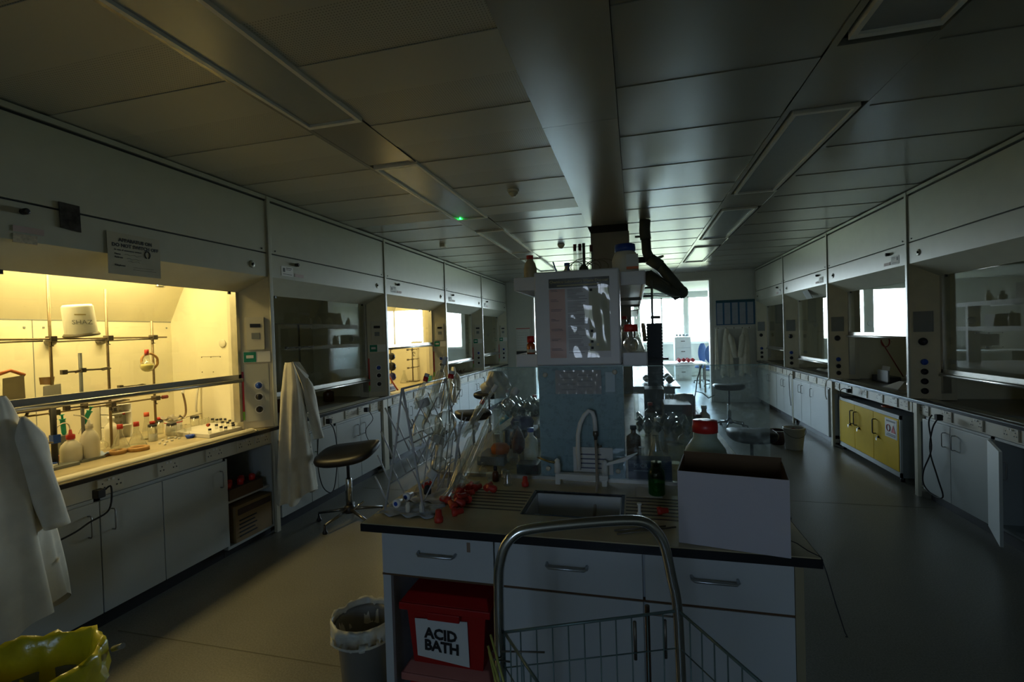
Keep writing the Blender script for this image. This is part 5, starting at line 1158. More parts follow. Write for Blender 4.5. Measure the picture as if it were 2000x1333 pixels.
coat('lab_coat', 'left white lab coat on the back wall hooks', 1.92, 11.11, 1.60, .58, .08, .125, .05, 21, plane='y', sleeve_y=.16, collar=False, buttons=False)
coat('lab_coat', 'right white lab coat on the back wall hooks', 2.28, 11.11, 1.60, .60, .08, .115, .05, 27, plane='y', sleeve_y=-.12, collar=False, buttons=False)
coat('lab_coat', 'narrow white coat hanging folded beside the door opening', 1.72, 11.12, 1.60, .75, .03, .035, .035, 29, plane='y', sleeve_y=None, collar=False, buttons=False)
coat('lab_coat', 'crumpled white coat hanging on the fourth left hood frame', -2.87, 7.30, 1.12, .55, .06, .14, .05, 31, sleeve_y=.1, collar=False, buttons=False)
hk = thing('coat_rail', 'white coat hook rail on the back wall', 'coat rail', (2.05, YB, 1.6))
MB().box(1.70, 2.42, YB-.02, YB, 1.585, 1.635).build('rail_board', M_WHITE, hk)
for x in (1.76, 1.92, 2.08, 2.24, 2.38): MB().tube([(x, YB-.02, 1.61), (x, YB-.06, 1.60), (x, YB-.065, 1.625)], .006, 6).build('hook', M_IRON, hk)
# wall planner
wp = thing('wall_planner', 'large blue bordered wall planner on the back wall', 'planner', (2.13, YB, 1.67))
MB().box(1.735, 2.515, YB-.012, YB, 1.675, 2.215).build('blue_board', mat('planner_blue', (.03, .12, .24), .35), wp)
MB().box(1.735, 2.515, YB-.016, YB-.012, 2.165, 2.215).build('header_strip', mat('planner_teal', (.01, .08, .12), .35), wp)
for k in range(5):
    x = 1.752+k*.152
    m = MB()
    c_ = MB().box(x, x+.115, YB-.015, YB-.012, 1.695, 2.155).build('month_column', mat('planner_grey', (.36, .40, .48), .4), wp)
    for q in range(14): m.box(x+.004, x+.111, YB-.0158, YB-.015, 1.71+q*.032, 1.712+q*.032)
    m.build('date_lines', mat('planner_line', (.15, .18, .25), .5), c_)
# calendar and notices on the left part of the back wall
cl_ = thing('wall_calendar', 'paper calendar with red top line on the back wall, left of the shelf', 'calendar', (-2.59, YB, .95))
MB().box(-2.76, -2.42, YB-.006, YB, 1.22, 1.75).build('sheets', M_PAPER, cl_)
MB().box(-2.76, -2.42, YB-.008, YB-.006, 1.735, 1.75).build('red_line', M_RED, cl_)
m = MB()
for i in range(6):
    for j in range(7): m.box(-2.73+.045*i, -2.70+.045*i, YB-.0075, YB-.006, 1.28+.06*j, 1.284+.06*j)
m.build('dates', M_GREYM, cl_)
tag(MB().box(-2.76, -2.45, YB-.03, YB, .97, 1.20).build('notice_board', M_BLACK), 'dark notice card below the wall calendar', 'notice')
# ------------------------------------------------------------------ notices on the near left fume hood
sg = thing('warning_notice', 'clear laminated sheet reading APPARATUS ON DO NOT SWITCH OFF on the near hood', 'notice', (-2.975, 2.3, 2.18))
a0 = at(200, 462, x=-2.975); a1 = at(300, 470, x=-2.975); zt_, zb2 = 2.305, 2.055
def SQ(u_, v_): return Vector((-2.9755+.002*math.sin(v_*3), 2.137+.322*u_, zb2+(zt_-zb2)*v_))
MB().grid([[SQ(i/8, j/8) for i in range(9)] for j in range(9)]).build('sheet', mat('notice_film', (.50, .48, .38), .2, coat=.5), sg)
X_, Y_ = (0, 1, 0), (0, 0, 1); xs_ = -2.9735
def T_(txt, size, u_, v_, al='LEFT', bold=0): text_mesh('lettering', txt, size, (xs_, 2.137+.322*u_, zb2+(zt_-zb2)*v_), X_, Y_, M_INK, sg, al, bold=bold)
T_('APPARATUS ON', .028, .52, .83, 'CENTER', .0012); T_('DO NOT SWITCH OFF', .028, .52, .70, 'CENTER', .0012)
T_('In case of emergency contact:', .0135, .12, .59, bold=.0004); T_('Name:', .0135, .12, .49, bold=.0004); T_('Address:', .0135, .12, .41, bold=.0004); T_('Telephone:', .0135, .12, .22, bold=.0004)
m = MB()
for (u0_, v0_, n_) in ((.30, .49, 8), (.34, .40, 7), (.36, .34, 6)):
    m.tube([SQ(u0_+.045*q, v0_+.02*math.sin(q*2.1))+Vector((.0015, 0, 0)) for q in range(n_)], .0006, 4)
m.box(xs_, xs_+.0003, 2.137+.322*.45, 2.137+.322*.85, zb2+.05, zb2+.0515).box(xs_, xs_+.0003, 2.137+.322*.45, 2.137+.322*.9, zb2+.036, zb2+.0375)
m.tube([(xs_, 2.375+.016*math.cos(q*.4), 2.195+.022*math.sin(q*.4)) for q in range(-3, 12)], .004, 5); m.build('handwriting', M_INK, sg)
tag(MB().hexa([(-2.972, 1.905, 2.275), (-2.972, 2.003, 2.265), (-2.978, 2.003, 2.265), (-2.978, 1.905, 2.275), (-2.970, 1.900, 2.412), (-2.970, 1.998, 2.41), (-2.976, 1.998, 2.41), (-2.976, 1.900, 2.412)]).build('photo_print', mat('dark_photograph', (.035, .032, .03), .3, var=.9, scale=26)), 'small dark photograph stuck on the panel of the near left hood', 'photograph')
tag(MB().box(-2.979, -2.976, 1.70, 1.83, 2.215, 2.245).build('red_framed_label', mat('pale_pink_label', (.50, .38, .36), .6)), 'narrow red framed label at the far left of the near hood', 'label')
tag(MB().lathe([(.016, 0), (.016, .03), (.010, .034)], (-2.98, 1.745, 2.32), 12, (1, 0, 0)).build('cable_grommet', M_BLACK), 'black cable grommet above the red framed label on the near hood', 'grommet')
tag(MB().hexa([(-2.982+.004, 1.70, 2.16), (-2.978, 1.80, 2.16), (-2.985, 1.80, 2.16), (-2.985, 1.70, 2.16), (-2.976, 1.70, 2.205), (-2.976, 1.80, 2.205), (-2.979, 1.80, 2.205), (-2.979, 1.70, 2.205)]).build('scribbled_note', mat('scribble_paper', (.52, .46, .34), .6, var=.25, scale=60)), 'small scribbled paper note below the red framed label', 'note')
# ------------------------------------------------------------------ contents of the lit near fume hood
ZB = .9005
def L(px_, py_, z=ZB): return at(px_, py_, z=z)
XR1 = -3.60
M_RODW = mat('aged_steel_rod', (.26, .20, .12), .4, metal=.6, var=.15)
fr1 = thing('lattice_frame', 'steel rod lattice with clamps across the back of the lit near hood', 'rod frame', (XR1, 2.5, .9))
for y, zt_ in ((2.22, 2.10), (2.56, 2.03), (2.885, 1.81)): MB().tube([(XR1, y, .905), (XR1, y, zt_)], .0085, 10).build('upright_rod', M_RODW, fr1)
MB().tube([(XR1+.02, 1.75, 1.684), (XR1+.02, 2.985, 1.684)], .006, 8).build('cross_rod', M_RODW, fr1)
MB().tube([(XR1+.02, 1.75, 1.215), (XR1+.02, 2.93, 1.215)], .006, 8).build('cross_rod', M_RODW, fr1)
for y in (2.22, 2.56, 2.885):
    for z in (1.684, 1.215):
        b_ = MB().box(XR1-.016, XR1+.038, y-.018, y+.018, z-.018, z+.018).build('boss_head', M_IRON, fr1, bevel=.004)
        MB().lathe([(.004, 0), (.004, .022), (.012, .024), (.012, .03)], (XR1+.01, y, z-.018), 10, (0, 0, -1)).build('wing_screw', M_IRON, b_)
for y in (2.10, 2.46, 2.79):
    MB().lathe([(.026, 0), (.030, .02), (.022, .05)], (-4.01, y, 1.668), 16, (1, 0, 0)).tube([(-3.97, y, 1.668), (XR1, y, 1.672), (XR1, y+.08, 1.672)], .006, 8).build('wall_fixing', M_IRON, fr1)
MB().lathe([(.014, 0), (.014, .04)], (XR1+.02, 2.93, 1.215), 12, (0, 1, 0)).build('red_end_cap', mat('dull_red_rubber', (.28, .06, .05), .6), fr1)
def clamp(y, z, x, parent, ln=.14, tiltz=0):
    m = MB().tube([(x, y, z), (x+.02, y+ln*.6, z+tiltz*.6)], .006, 8)
    for s_ in (-1, 1): m.tube([(x+.02, y+ln*.6, z+tiltz*.6), (x+.02+s_*.02, y+ln*.8, z+.008*s_+tiltz*.8), (x+.02+s_*.008, y+ln, z+tiltz)], .005, 6)
    m.box(x-.012, x+.012, y-.014, y+.014, z-.014, z+.014)
    return m.build('clamp_jaw', M_IRON, parent)
st = thing('retort_stand', 'short dark retort stand with two clamps behind the sash rail', 'stand', (-3.45, 2.30, .9))
sy = at(160, 780, x=-3.45).y
MB().tube([(-3.45, sy, .905), (-3.45, sy, at(156, 690, x=-3.45).z)], .010, 10).build('rod', M_GREYM, st)
MB().box(-3.53, -3.37, sy-.07, sy+.07, ZB, .915).build('base', M_GREYM, st)
zc_ = at(157, 725, x=-3.45).z; clamp(sy-.10, zc_, -3.44, st, .08); clamp(sy+.005, zc_+.004, -3.44, st, .15)
zc_ = at(165, 792, x=-3.45).z; clamp(sy-.10, zc_, -3.43, st, .10); clamp(sy+.0, zc_, -3.43, st, .26)
st = thing('retort_stand', 'thick black stand at the left of the lit hood', 'stand', (-3.42, 2.05, .9))
sy2 = at(104, 820, x=-3.42).y
MB().tube([(-3.42, sy2, .905), (-3.42, sy2, 1.30)], .016, 12).build('rod', M_BLACK, st)
MB().box(-3.50, -3.34, sy2-.08, sy2+.08, ZB, .918).build('base', M_GREYM, st)
clamp(sy2-.16, 1.06, -3.41, st, .13)
MB().box(-3.43, -3.395, sy2-.02, sy2+.02, 1.05, 1.10).build('blue_clip', M_BLUE, st)
cj = bpy.data.objects['lattice_frame']; clamp(2.62, 1.33, XR1+.02, cj, .16)
# upturned jar on the cross rod
A = Vector((-3.50, 2.335, 1.700)); ax = Vector((0.04, -.13, .99)).normalized()
jr = thing('upturned_jar', 'white upturned plastic jar marked SHAZ balanced on the rods', 'jar', A)
MB().lathe([(.093, 0), (.095, .006), (.086, .02)], A, 28, ax).build('dark_rim', mat('grey_jar_lid', (.16, .14, .10), .5), jr)
MB().lathe([(.084, .012), (.080, .19), (.072, .203), (.0, .205)], A, 28, ax, cap=False).build('jar_body', M_WHITE, jr)
fd = (Vector((0, 0, EYE))-A); fd.z = 0; fd.normalize(); sd = Vector((-fd.y, fd.x, 0))
text_mesh('handwriting', 'SHAZ', .040, A+ax*.085+fd*.0835+sd*.012, sd, ax, M_GREYM, jr, 'CENTER')
fp_ = A+ax*.135+fd*.0815
MB().hexa([fp_-sd*.02-ax*.004, fp_+sd*.035-ax*.004, fp_+sd*.035-ax*.004+fd*.001, fp_-sd*.02-ax*.004+fd*.001, fp_-sd*.02+ax*.004, fp_+sd*.035+ax*.004, fp_+sd*.035+ax*.004+fd*.001, fp_-sd*.02+ax*.004+fd*.001]).build('faded_stamp', mat('faint_print', (.5, .42, .2), .6), jr)
# cork ring and hanging flask
cr_ = thing('cork_ring', 'cork ring hung on the right upright rod of the lit hood', 'ring', (-3.56, 2.86, 1.40))
cc_ = at(292, 707, x=-3.555)
MB().tube([(cc_.x+.004*math.sin(q), cc_.y+.062*math.cos(2*PI*q/28), cc_.z+.062*math.sin(2*PI*q/28)) for q in range(28)], .009, 8, closed=True).build('ring', M_WOOD, cr_)
fk = at(288, 727, x=-3.50)
f1 = bottle('round_flask', fk, P_rnd(.044, .016, .05), M_GLASSW, M_REDR, 'hanging round flask with pale yellow liquid and red stopper', 'flask', cap_r=.014, cap_h=.04, liquid=mat('pale_yellow_liquid', (.80, .70, .25), .3), lprof=[(.001, .003), (.022, .007), (.036, .02), (.042, .042), (.038, .058), (.001, .058)])
# left side: grey block, orange tube, wood block, cards, steel trough
tag(MB().hexa([at(5, 800, x=-3.55), at(51, 795, x=-3.55), at(51, 795, x=-3.68), at(5, 800, x=-3.68), at(5, 740, x=-3.55), at(47, 733, x=-3.55), at(47, 733, x=-3.68), at(5, 740, x=-3.68)]).build('grey_block', mat('grey_foam', (.32, .28, .20), .8)), 'grey block on a jack behind the sash rail at the far left', 'block')
gb = bpy.data.objects['grey_block']
yb0 = at(28, 790, x=-3.6).y
jk = thing('lab_jack', 'dark lab jack carrying the grey block in the lit hood', 'jack', (-3.62, yb0, .9))
MB().box(-3.70, -3.54, yb0-.09, yb0+.09, ZB, .915).build('base', M_GREYM, jk); MB().box(-3.70, -3.54, yb0-.09, yb0+.09, gb.location.z-.02, gb.location.z-.002).build('top_plate', M_GREYM, jk)
for s_ in (-1, 1): MB().tube([(-3.62, yb0-.08*s_, .915), (-3.62, yb0+.08*s_, gb.location.z-.02)], .008, 6).build('scissor_arm', M_IRON, jk)
tag(MB().tube([at(-6, 733, x=-3.56), at(20, 724, x=-3.56), at(48, 733, x=-3.56)], .010, 8).build('orange_tubing', mat('orange_tubing', (.55, .16, .05), .5)), 'orange tubing lying over the grey block', 'tubing')
tag(MB().hexa([at(78, 752, x=-3.60), at(105, 752, x=-3.60), at(105, 752, x=-3.66), at(78, 752, x=-3.66), at(76, 738, x=-3.60), at(107, 736, x=-3.60), at(107, 736, x=-3.66), at(76, 738, x=-3.66)]).build('cork_block', M_WOOD), 'cork block on the left upright rod of the lit hood', 'block')
tag(MB().hexa([at(84, 800, x=-3.52), at(121, 795, x=-3.52), at(121, 795, x=-3.54), at(84, 800, x=-3.54), at(84, 755, x=-3.52), at(119, 750, x=-3.52), at(119, 750, x=-3.54), at(84, 755, x=-3.54)]).build('label_card', M_PAPER), 'white card propped behind the sash rail on the left', 'card')
tag(MB().tube([at(30, 800, x=-3.5), at(90, 793, x=-3.5), at(138, 790, x=-3.5)], [.03, .03, .005], 10).build('blue_tube_bundle', mat('dusty_violet', (.10, .09, .16), .5)), 'dark blue lagged tube lying on the lower cross rod', 'tube')
tr_ = thing('metal_trough', 'grey metal trough on the worktop at the left of the lit hood', 'trough', (-3.45, 2.02, .9))
q0, q1 = L(70, 893), L(122, 882)
MB().box(q0.x-.22, q0.x, q0.y-.05, q1.y, ZB, .915).box(q0.x-.004, q0.x, q0.y-.05, q1.y, ZB, .95).box(q0.x-.22, q0.x-.216, q0.y-.05, q1.y, ZB, 1.02).box(q0.x-.22, q0.x, q1.y-.004, q1.y, ZB, 1.0).build('trough_body', mat('trough_grey', (.30, .28, .22), .4, metal=.6), tr_)
bottle('steel_beaker', L(103, 884, .916), P_beak(.05, .085), M_STEEL, None, 'round steel dish standing in the metal trough', 'beaker')
# green syringes
for k, (p0, p1, lb) in enumerate((((125, 846), (121, 812), 'upright green syringe left of the wash bottles'), ((163, 828), (178, 797), 'slanted green syringe behind the wash bottles'))):
    A = at(*p0, x=-3.56); B = at(*p1, x=-3.56); d_ = (B-A); l_ = d_.length
    t = thing('syringe', lb, 'syringe', A)
    MB().lathe([(.004, -.02), (.013, 0), (.014, l_*.75), (.018, l_*.76), (.018, l_*.80)], A, 12, d_).build('barrel', mat('teal_plastic', (.01, .38, .24), .35), t)
    MB().lathe([(.006, l_*.8), (.006, l_), (.013, l_+.002), (.013, l_+.006)], A, 10, d_).build('plunger', mat('teal_plastic', (.01, .38, .24), .35), t)
    MB().tube([A, A-d_.normalized()*.07], .0012, 5).build('needle', M_STEEL, t)
q_ = at(125, 850, x=-3.56); q_.z = .9; sb = thing('syringe_block', 'grey block holding the upright green syringe', 'block', q_)
MB().box(q_.x-.03, q_.x+.03, q_.y-.04, q_.y+.04, ZB, at(125, 850, x=-3.56).z).build('block_body', M_GREYM, sb)
# wash bottles
def wash(px_, py_, r, h, cap, straw, lb):
    c = L(px_, py_); t = thing('wash_bottle', lb, 'wash bottle', c)
    MB().lathe([(r*.95, 0), (r, .006), (r, h*.62), (r*.86, h*.76), (r*.5, h*.90), (r*.36, h*.92), (r*.36, h)], c, 24).build('bottle_body', M_HDPE, t)
    MB().lathe([(r*.42, h-.004), (r*.42, h+.022), (r*.2, h+.026), (r*.12, h+.055)], c, 18).build('cap', cap, t)
    top_ = c+Vector((0, 0, h+.05)); pts = [top_]+[at(*p_, x=c.x) for p_ in straw]
    MB().tube(smooth(pts, 4), .0035, 8).build('spout', M_HDPE, t)
wash(140, 905, .054, .155, M_RED, ((133, 829), (121, 828), (105, 842), (86, 864)), 'squat translucent wash bottle with red cap at the hood front')
wash(177, 897, .050, .205, M_HDPE, ((171, 820), (162, 814), (144, 811)), 'taller translucent wash bottle with white cap beside the red capped one')
bottle('plastic_bottle', L(219, 872), P_bot(.042, .20, .016, .03), M_HDPE, M_WHITE, 'tall white plastic bottle in front of the tube rack in the lit hood', cap_r=.02)
# test tube rack
rk2 = thing('tube_rack', 'white perforated tube rack with red top bar in the lit hood', 'rack', L(236, 858)); q_ = L(238, 858)
yy0, yy1 = q_.y-.085, q_.y+.085
MB().box(q_.x-.09, q_.x-.085, yy0, yy1, ZB, 1.21).box(q_.x-.09, q_.x-.0, yy0, yy0+.005, ZB, 1.17).box(q_.x-.09, q_.x, yy1-.005, yy1, ZB, 1.17).build('rack_frame', M_WHITE, rk2)
for z in (1.00, 1.10, 1.165):
    MB().box(q_.x-.09, q_.x, yy0, yy1, z, z+.005).build('rack_tier', M_WHITE, rk2)
m = MB()
for i in range(5):
    for j in range(4): m.lathe([(.011, 0), (.011, .003)], (q_.x-.084, yy0+.03+.028*i, 1.02+.045*j), 10, (1, 0, 0))
m.build('rack_holes', mat('pale_hole', (.4, .36, .22), .6), rk2)
MB().box(q_.x-.10, q_.x-.07, yy0+.02, yy0+.13, 1.21, 1.25).build('red_bar', M_RED, rk2)
for k, (dy, z) in enumerate(((-.07, 1.13), (-.04, 1.135))): MB().box(q_.x+.0, q_.x+.002, yy0+.005+.028*k, yy0+.027+.028*k, 1.12, 1.15).build('black_mark', M_BLACK, rk2)
for k in range(6):
    bottle('test_tube', (q_.x-.045, yy0+.03+.022*k, ZB+.10), P_can(.008, .09), M_GLASSW, M_RED if k in (0, 5) else None, 'thin test tube standing in the white perforated rack', 'test tube', 'test tubes in the white rack', cap_r=.0095, cap_h=.015, n=10)
# flasks with red stoppers
def cap_flask(px_, py_, r, h, lb, m_=M_REDR, gm=M_GLASSW):
    return bottle('conical_flask', L(px_, py_), P_con(r, h, .015, .04), gm, m_, lb, 'flask', cap_r=.017, cap_h=.03, liquid=mat('clear_gel', (.62, .58, .40), .2), lprof=[(r*.9, .004), (r*.82, .02), (.001, .021)])
cap_flask(236, 882, .060, .165, 'conical flask with red stopper behind the cork ring, left of two')
cap_flask(268, 874, .060, .160, 'conical flask with red stopper behind the cork ring, right of two')
cap_flask(288, 858, .042, .185, 'tall slim flask with orange red stopper behind the others', m_=mat('orange_red_stopper', (.60, .10, .04), .5))
def ring(px_, py_, r, lb, z=ZB, th=.013):
    c = L(px_, py_, z); t = thing('cork_ring', lb, 'ring', c)
    MB().lathe([(r-.022, 0), (r, 0), (r, .022), (r-.012, .028), (r-.022, .018), (r-.022, 0)], c, 30, cap=False).build('ring', M_WOOD, t)
ring(271, 880, .062, 'large cork ring at the worktop front below the red stoppered flasks')
ring(228, 887, .055, 'pale cork ring partly behind the large one')
tag(MB().hexa([L(206, 893), L(236, 884), L(233, 880), L(203, 888), L(206, 889, .915), L(236, 881, .915), L(233, 878, .915), L(203, 885, .915)]).build('wooden_strip', M_WOOD), 'thin brown wooden strip left of the cork rings', 'strip')
q_ = L(195, 893)
tag(MB().grid(crumple(q_.x-.05, q_.x+.05, q_.y-.05, q_.y+.05, ZB, .03, 51, 12)).build('blue_tissue', mat('pale_blue_tissue', (.35, .45, .65), .8)), 'crumpled pale blue tissue beside the wash bottle', 'tissue')
bottle('round_flask', L(200, 880), P_rnd(.034, .010, .02), M_GLASSW, None, 'small clear round flask behind the blue tissue', 'flask')
q_ = L(108, 897)
tag(MB().grid(crumple(q_.x-.07, q_.x+.08, q_.y-.05, q_.y+.13, ZB, .008, 52, 12)).build('white_tissue', M_WHITE), 'white wipes spread at the left of the wash bottles', 'tissue')
for k, (px_, py_, m_) in enumerate(((95, 900, mat('slate_blue', (.15, .20, .28), .4)), (113, 893, mat('slate_blue', (.15, .20, .28), .4)), (106, 912, M_BLUE))):
    bottle('small_pot', L(px_, py_, .912), P_can(.016, .02), M_WHITE, m_, ('white pot with slate lid on the wipes, leftmost', 'white pot with slate lid behind the other on the wipes', 'white pot with blue lid at the worktop edge near the coat')[k], 'pot', cap_r=.015, cap_h=.01)
tag(MB().box(L(122, 905).x-.02, L(122, 905).x, L(122, 905).y-.02, L(122, 905).y+.02, ZB, .95).build('red_white_carton', mat('pink_carton', (.50, .22, .16), .6)), 'small pinkish carton beside the red capped wash bottle', 'carton')
# jars with black lids
for k, (px_, py_, r, h, cm, lb) in enumerate(((299, 862, .030, .115, M_BLACK, 'jar of white powder with black lid and red top in the lit hood'), (312, 848, .028, .10, M_BLACK, 'clear jar with black and red lid behind the powder jar'),
        (336, 856, .034, .105, M_BLACK, 'wide clear jar with black lid in the middle of the lit hood'), (381, 839, .033, .10, M_BLACK, 'clear jar with black lid right of the wide one'))):
    t = bottle('glass_jar', L(px_, py_), P_can(r, h), M_GLASSW, cm, lb, 'jar', cap_r=r*.98, cap_h=.02)
    if k < 2:
        MB().lathe([(.016, h+.014), (.018, h+.035), (0, h+.037)], L(px_, py_), 14).build('red_top', M_REDR, t)
    if k == 0: MB().lathe(P_can(.026, .055), L(px_, py_), 14).build('powder', M_WHITE, t)
bottle('round_flask', L(356, 852), P_rnd(.030, .010, .03), M_GLASSW, None, 'clear round flask between the black lidded jars', 'flask')
bottle('beaker', L(367, 850), P_beak(.024, .085), M_GLASSW, None, 'clear beaker right of the round flask in the lit hood', 'beaker')
for k in range(7):
    bottle('glass_vial', L(394+6*k, 838-2.2*k), P_can(.010, .085), M_GLASSW, None, 'tall thin uncapped glass vial among the row right of the jars', 'vial', 'thin uncapped vials in the lit hood', n=10)
tag(MB().tube([L(365, 838)+Vector((0, 0, .10)), L(415, 828)+Vector((0, 0, .115))], .0025, 6).build('thin_rod', M_IRON), 'thin rod lying across the tops of the tall vials', 'rod')
tag(MB().lathe([(.012, 0), (.013, .01), (.008, .02)], L(405, 834, 1.0)+Vector((0, 0, .01)), 12, (0, 1, .2)).build('orange_bung', mat('orange_red_stopper', (.60, .10, .04), .5)), 'small orange bung on the thin rod over the vials', 'stopper')
dsh = thing('blue_dish', 'small bright blue dish at the front of the lit hood', 'dish', L(371, 856)); MB().lathe([(.022, 0), (.030, .016), (.031, .024), (.026, .024), (.02, .006)], L(371, 856), 22).build('bowl', mat('bright_blue_plastic', (.01, .07, .50), .35), dsh)
MB().tube([L(371, 856, .905), L(370, 856, .905)+Vector((0, 0, .05))], .0012, 5).build('needle', M_STEEL, dsh)
vr_ = random.Random(14)
vt = [L(408, 846, .93), L(474, 836, .93), L(474, 820, .93), L(412, 820, .93)]
tb_ = thing('vial_tray', 'low white foam tray under the crowd of tiny vials', 'tray', (vt[0].x, vt[0].y, ZB))
vx0, vx1, vy0, vy1 = -3.47, -3.27, 3.02, 3.375
MB().prism([(-3.60, 3.385), (-3.60, 3.0), (-3.15, 2.94), (-3.15, 3.25), (-3.285, 3.255), (-3.285, 3.385)], 'z', ZB, .9315).build('tray_body', mat('white_foam', (.62, .60, .52), .6), tb_, bevel=.003)
for k, (px_, py_) in enumerate(((415, 826), (424, 827), (431, 826), (440, 826), (458, 826), (435, 832), (445, 833), (455, 834), (456, 838), (461, 829), (423, 838), (432, 842), (410, 847), (449, 829), (441, 843))):
    bottle('small_vial', L(px_, py_, .9325), P_can(.011, .030), M_GLASSW, M_BLACK, 'tiny vial with black cap in the crowd at the right of the lit hood', 'vial', 'tiny black capped vials in the lit hood', cap_r=.0115, cap_h=.013, n=10)
for k, (px_, py_) in enumerate(((318, 862), (326, 865), (330, 858), (336, 862), (343, 857), (350, 858), (312, 868), (402, 843), (407, 840), (420, 842), (426, 838), (440, 838), (415, 838), (448, 836), (322, 870))):
    tag(MB().lathe([(.0085, 0), (.0085, .012), (.006, .013)], L(px_, py_)+Vector((0, 0, 0)), 10).build('white_disc', M_WHITE), 'small white vial lid scattered along the front of the lit hood', 'lid', 'white lids scattered in the lit hood')
# bag tub, hoses, tweezers
bt = thing('lined_tub', 'small white tub with crumpled bag and red band at the back of the lit hood', 'tub', L(338, 838))
q_ = at(338, 812, x=-3.62); q_.z = ZB
MB().lathe([(.055, 0), (.06, .11)], q_, 24).build('tub_body', M_WHITE, bt); MB().lathe([(.062, .095), (.062, .103)], q_, 24, cap=False).build('red_band', M_RED, bt)
MB().grid(crumple(q_.x-.06, q_.x+.06, q_.y-.06, q_.y+.06, ZB+.11, .045, 61, 12)).build('crumpled_bag', mat('grey_bag', (.35, .32, .26), .4, bump=.4), bt)
for k, pts in enumerate((((357, 768), (362, 790), (362, 810), (350, 822)), ((389, 752), (385, 770), (383, 795), (384, 805)))):
    tag(MB().tube(smooth([at(*p_, x=-3.70) for p_ in pts], 4), .008, 8).build('rubber_hose', (mat('brown_hose', (.22, .15, .08), .5), M_SOCK)[k]), ('brown rubber hose hanging down the side wall of the lit hood', 'cream hose hanging down right of the brown one in the lit hood')[k], 'hose')
    tag(MB().lathe([(.010, 0), (.012, .02), (.006, .03), (.006, .06)], at(*pts[0], x=-3.70)+Vector((0, 0, -.005)), 12).build('hose_tap', M_WHITE), ('white outlet above the brown hose', 'white outlet above the cream hose')[k], 'tap')
tag(MB().tube([L(457, 832, .908), L(490, 839, .908)], .004, 6).tube([L(457, 834, .905), L(487, 841, .905)], .003, 6).build('tweezers', M_IRON), 'dark tweezers lying at the right end of the lit worktop', 'tweezers')
tag(MB().tube([L(492, 838, .906), L(503, 842, .906)], .005, 8).build('glass_stub', M_STEEL), 'small shiny metal stub beside the tweezers', 'rod')
tag(MB().lathe([(.025, 0), (.032, .008), (.032, .016), (0, .018)], at(313, 562, x=-3.45), 18, (0, 0, 1)).build('vent_cap', M_STEEL), 'round metal vent cap under the roof of the lit hood', 'vent cap')
# open niche: carton and dark boxes
bx2 = thing('printed_carton', 'brown printed carton standing in the open niche', 'carton', (-3.06, 3.18, .08))
MB().hexa([(-3.0, 3.0, .081), (-2.99, 3.36, .081), (-3.22, 3.37, .081), (-3.22, 3.0, .081), (-3.0, 3.0, .36), (-2.99, 3.36, .36), (-3.22, 3.37, .36), (-3.22, 3.0, .36)]).build('carton_body', mat('tan_card', (.26, .17, .07), .7, var=.08), bx2)
m = MB()
for k in range(5): m.box(-2.995, -2.988, 3.03, 3.20-.02*(k % 2), .12+.03*k, .128+.03*k)
m.build('printing', M_INK, bx2)
MB().box(-2.995, -2.987, 3.02, 3.35, .29, .335).build('dark_band', mat('dark_brown_ink', (.06, .03, .02), .6), bx2)
cb2 = thing('carton', 'dim brown open carton of red items on the niche shelf', 'carton', (-3.1, 3.1, .42))
MB().box(-3.24, -3.01, 2.96, 3.30, .4185, .50).build('carton_body', mat('dull_brown_card', (.10, .06, .03), .8), cb2)
for k in range(5): MB().lathe([(.024, 0), (.024, .04), (.012, .05)], (-3.06-.05*(k % 2), 3.0+.06*k, .50), 12).build('red_cap', M_RED, cb2)
# ------------------------------------------------------------------ contents of the small glowing hood
XH = -3.50
st = thing('retort_stand', 'retort stand with rings and clamps in the small glowing hood', 'stand', (XH, 6.6, .9))
sy = at(806, 720, x=XH).y
MB().tube([(XH, sy, .905), (XH, sy, at(805, 680, x=XH).z)], .010, 8).build('rod', M_IRON, st)
MB().box(XH-.09, XH+.09, sy-.06, sy+.06, ZB, .915).build('base', M_IRON, st)
for px_, py_ in ((806, 683), (806, 702), (806, 718)):
    z = at(px_, py_, x=XH).z; clamp(sy-.16, z, XH, st, .15); clamp(sy, z, XH, st, .2)
MB().tube([(XH+.01, sy+.04+.035*math.cos(q*.5), at(806, 692, x=XH).z+.035*math.sin(q*.5)) for q in range(12)], .006, 6).build('ring', M_IRON, st)
hp2 = thing('hotplate', 'white hotplate stirrer with orange tubing in the small glowing hood', 'hotplate', (-3.25, 5.75, .9))
MB().box(-3.42, -3.20, 5.72, 5.98, ZB, .98).build('housing', M_WHITE, hp2, bevel=.01); MB().box(-3.40, -3.22, 5.74, 5.96, .98, .992).build('plate', M_GREYM, hp2)
MB().box(-3.199, -3.195, 5.74, 5.96, .92, .96).build('dial_strip', M_BLACK, hp2)
tag(MB().tube(smooth([at(757, 722, x=-3.22), at(762, 738, x=-3.20), at(772, 755, x=-3.16), at(783, 770, x=-3.12)], 4), .011, 8).build('orange_tubing', mat('orange_red_tubing', (.65, .12, .02), .4)), 'orange tubing looping over the edge of the small glowing hood', 'tubing')
cl3 = thing('apparatus_column', 'cluster of dark clamps and tubing at the left of the small glowing hood', 'apparatus', (-3.3, 5.75, .9))
y3 = at(764, 720, x=-3.3).y
MB().tube([(-3.3, y3, .905), (-3.3, y3, 1.55)], .009, 8).build('rod', M_IRON, cl3)
for z, r_ in ((1.48, .03), (1.36, .05), (1.22, .06), (1.08, .055)): MB().lathe([(r_*.5, -.03), (r_, -.01), (r_, .02), (r_*.6, .035)], (-3.29, y3, z), 14, (.2, 1, .1)).build('clamp_block', M_BLACK if r_ != .055 else mat('navy_plastic', (.03, .03, .16), .5), cl3)
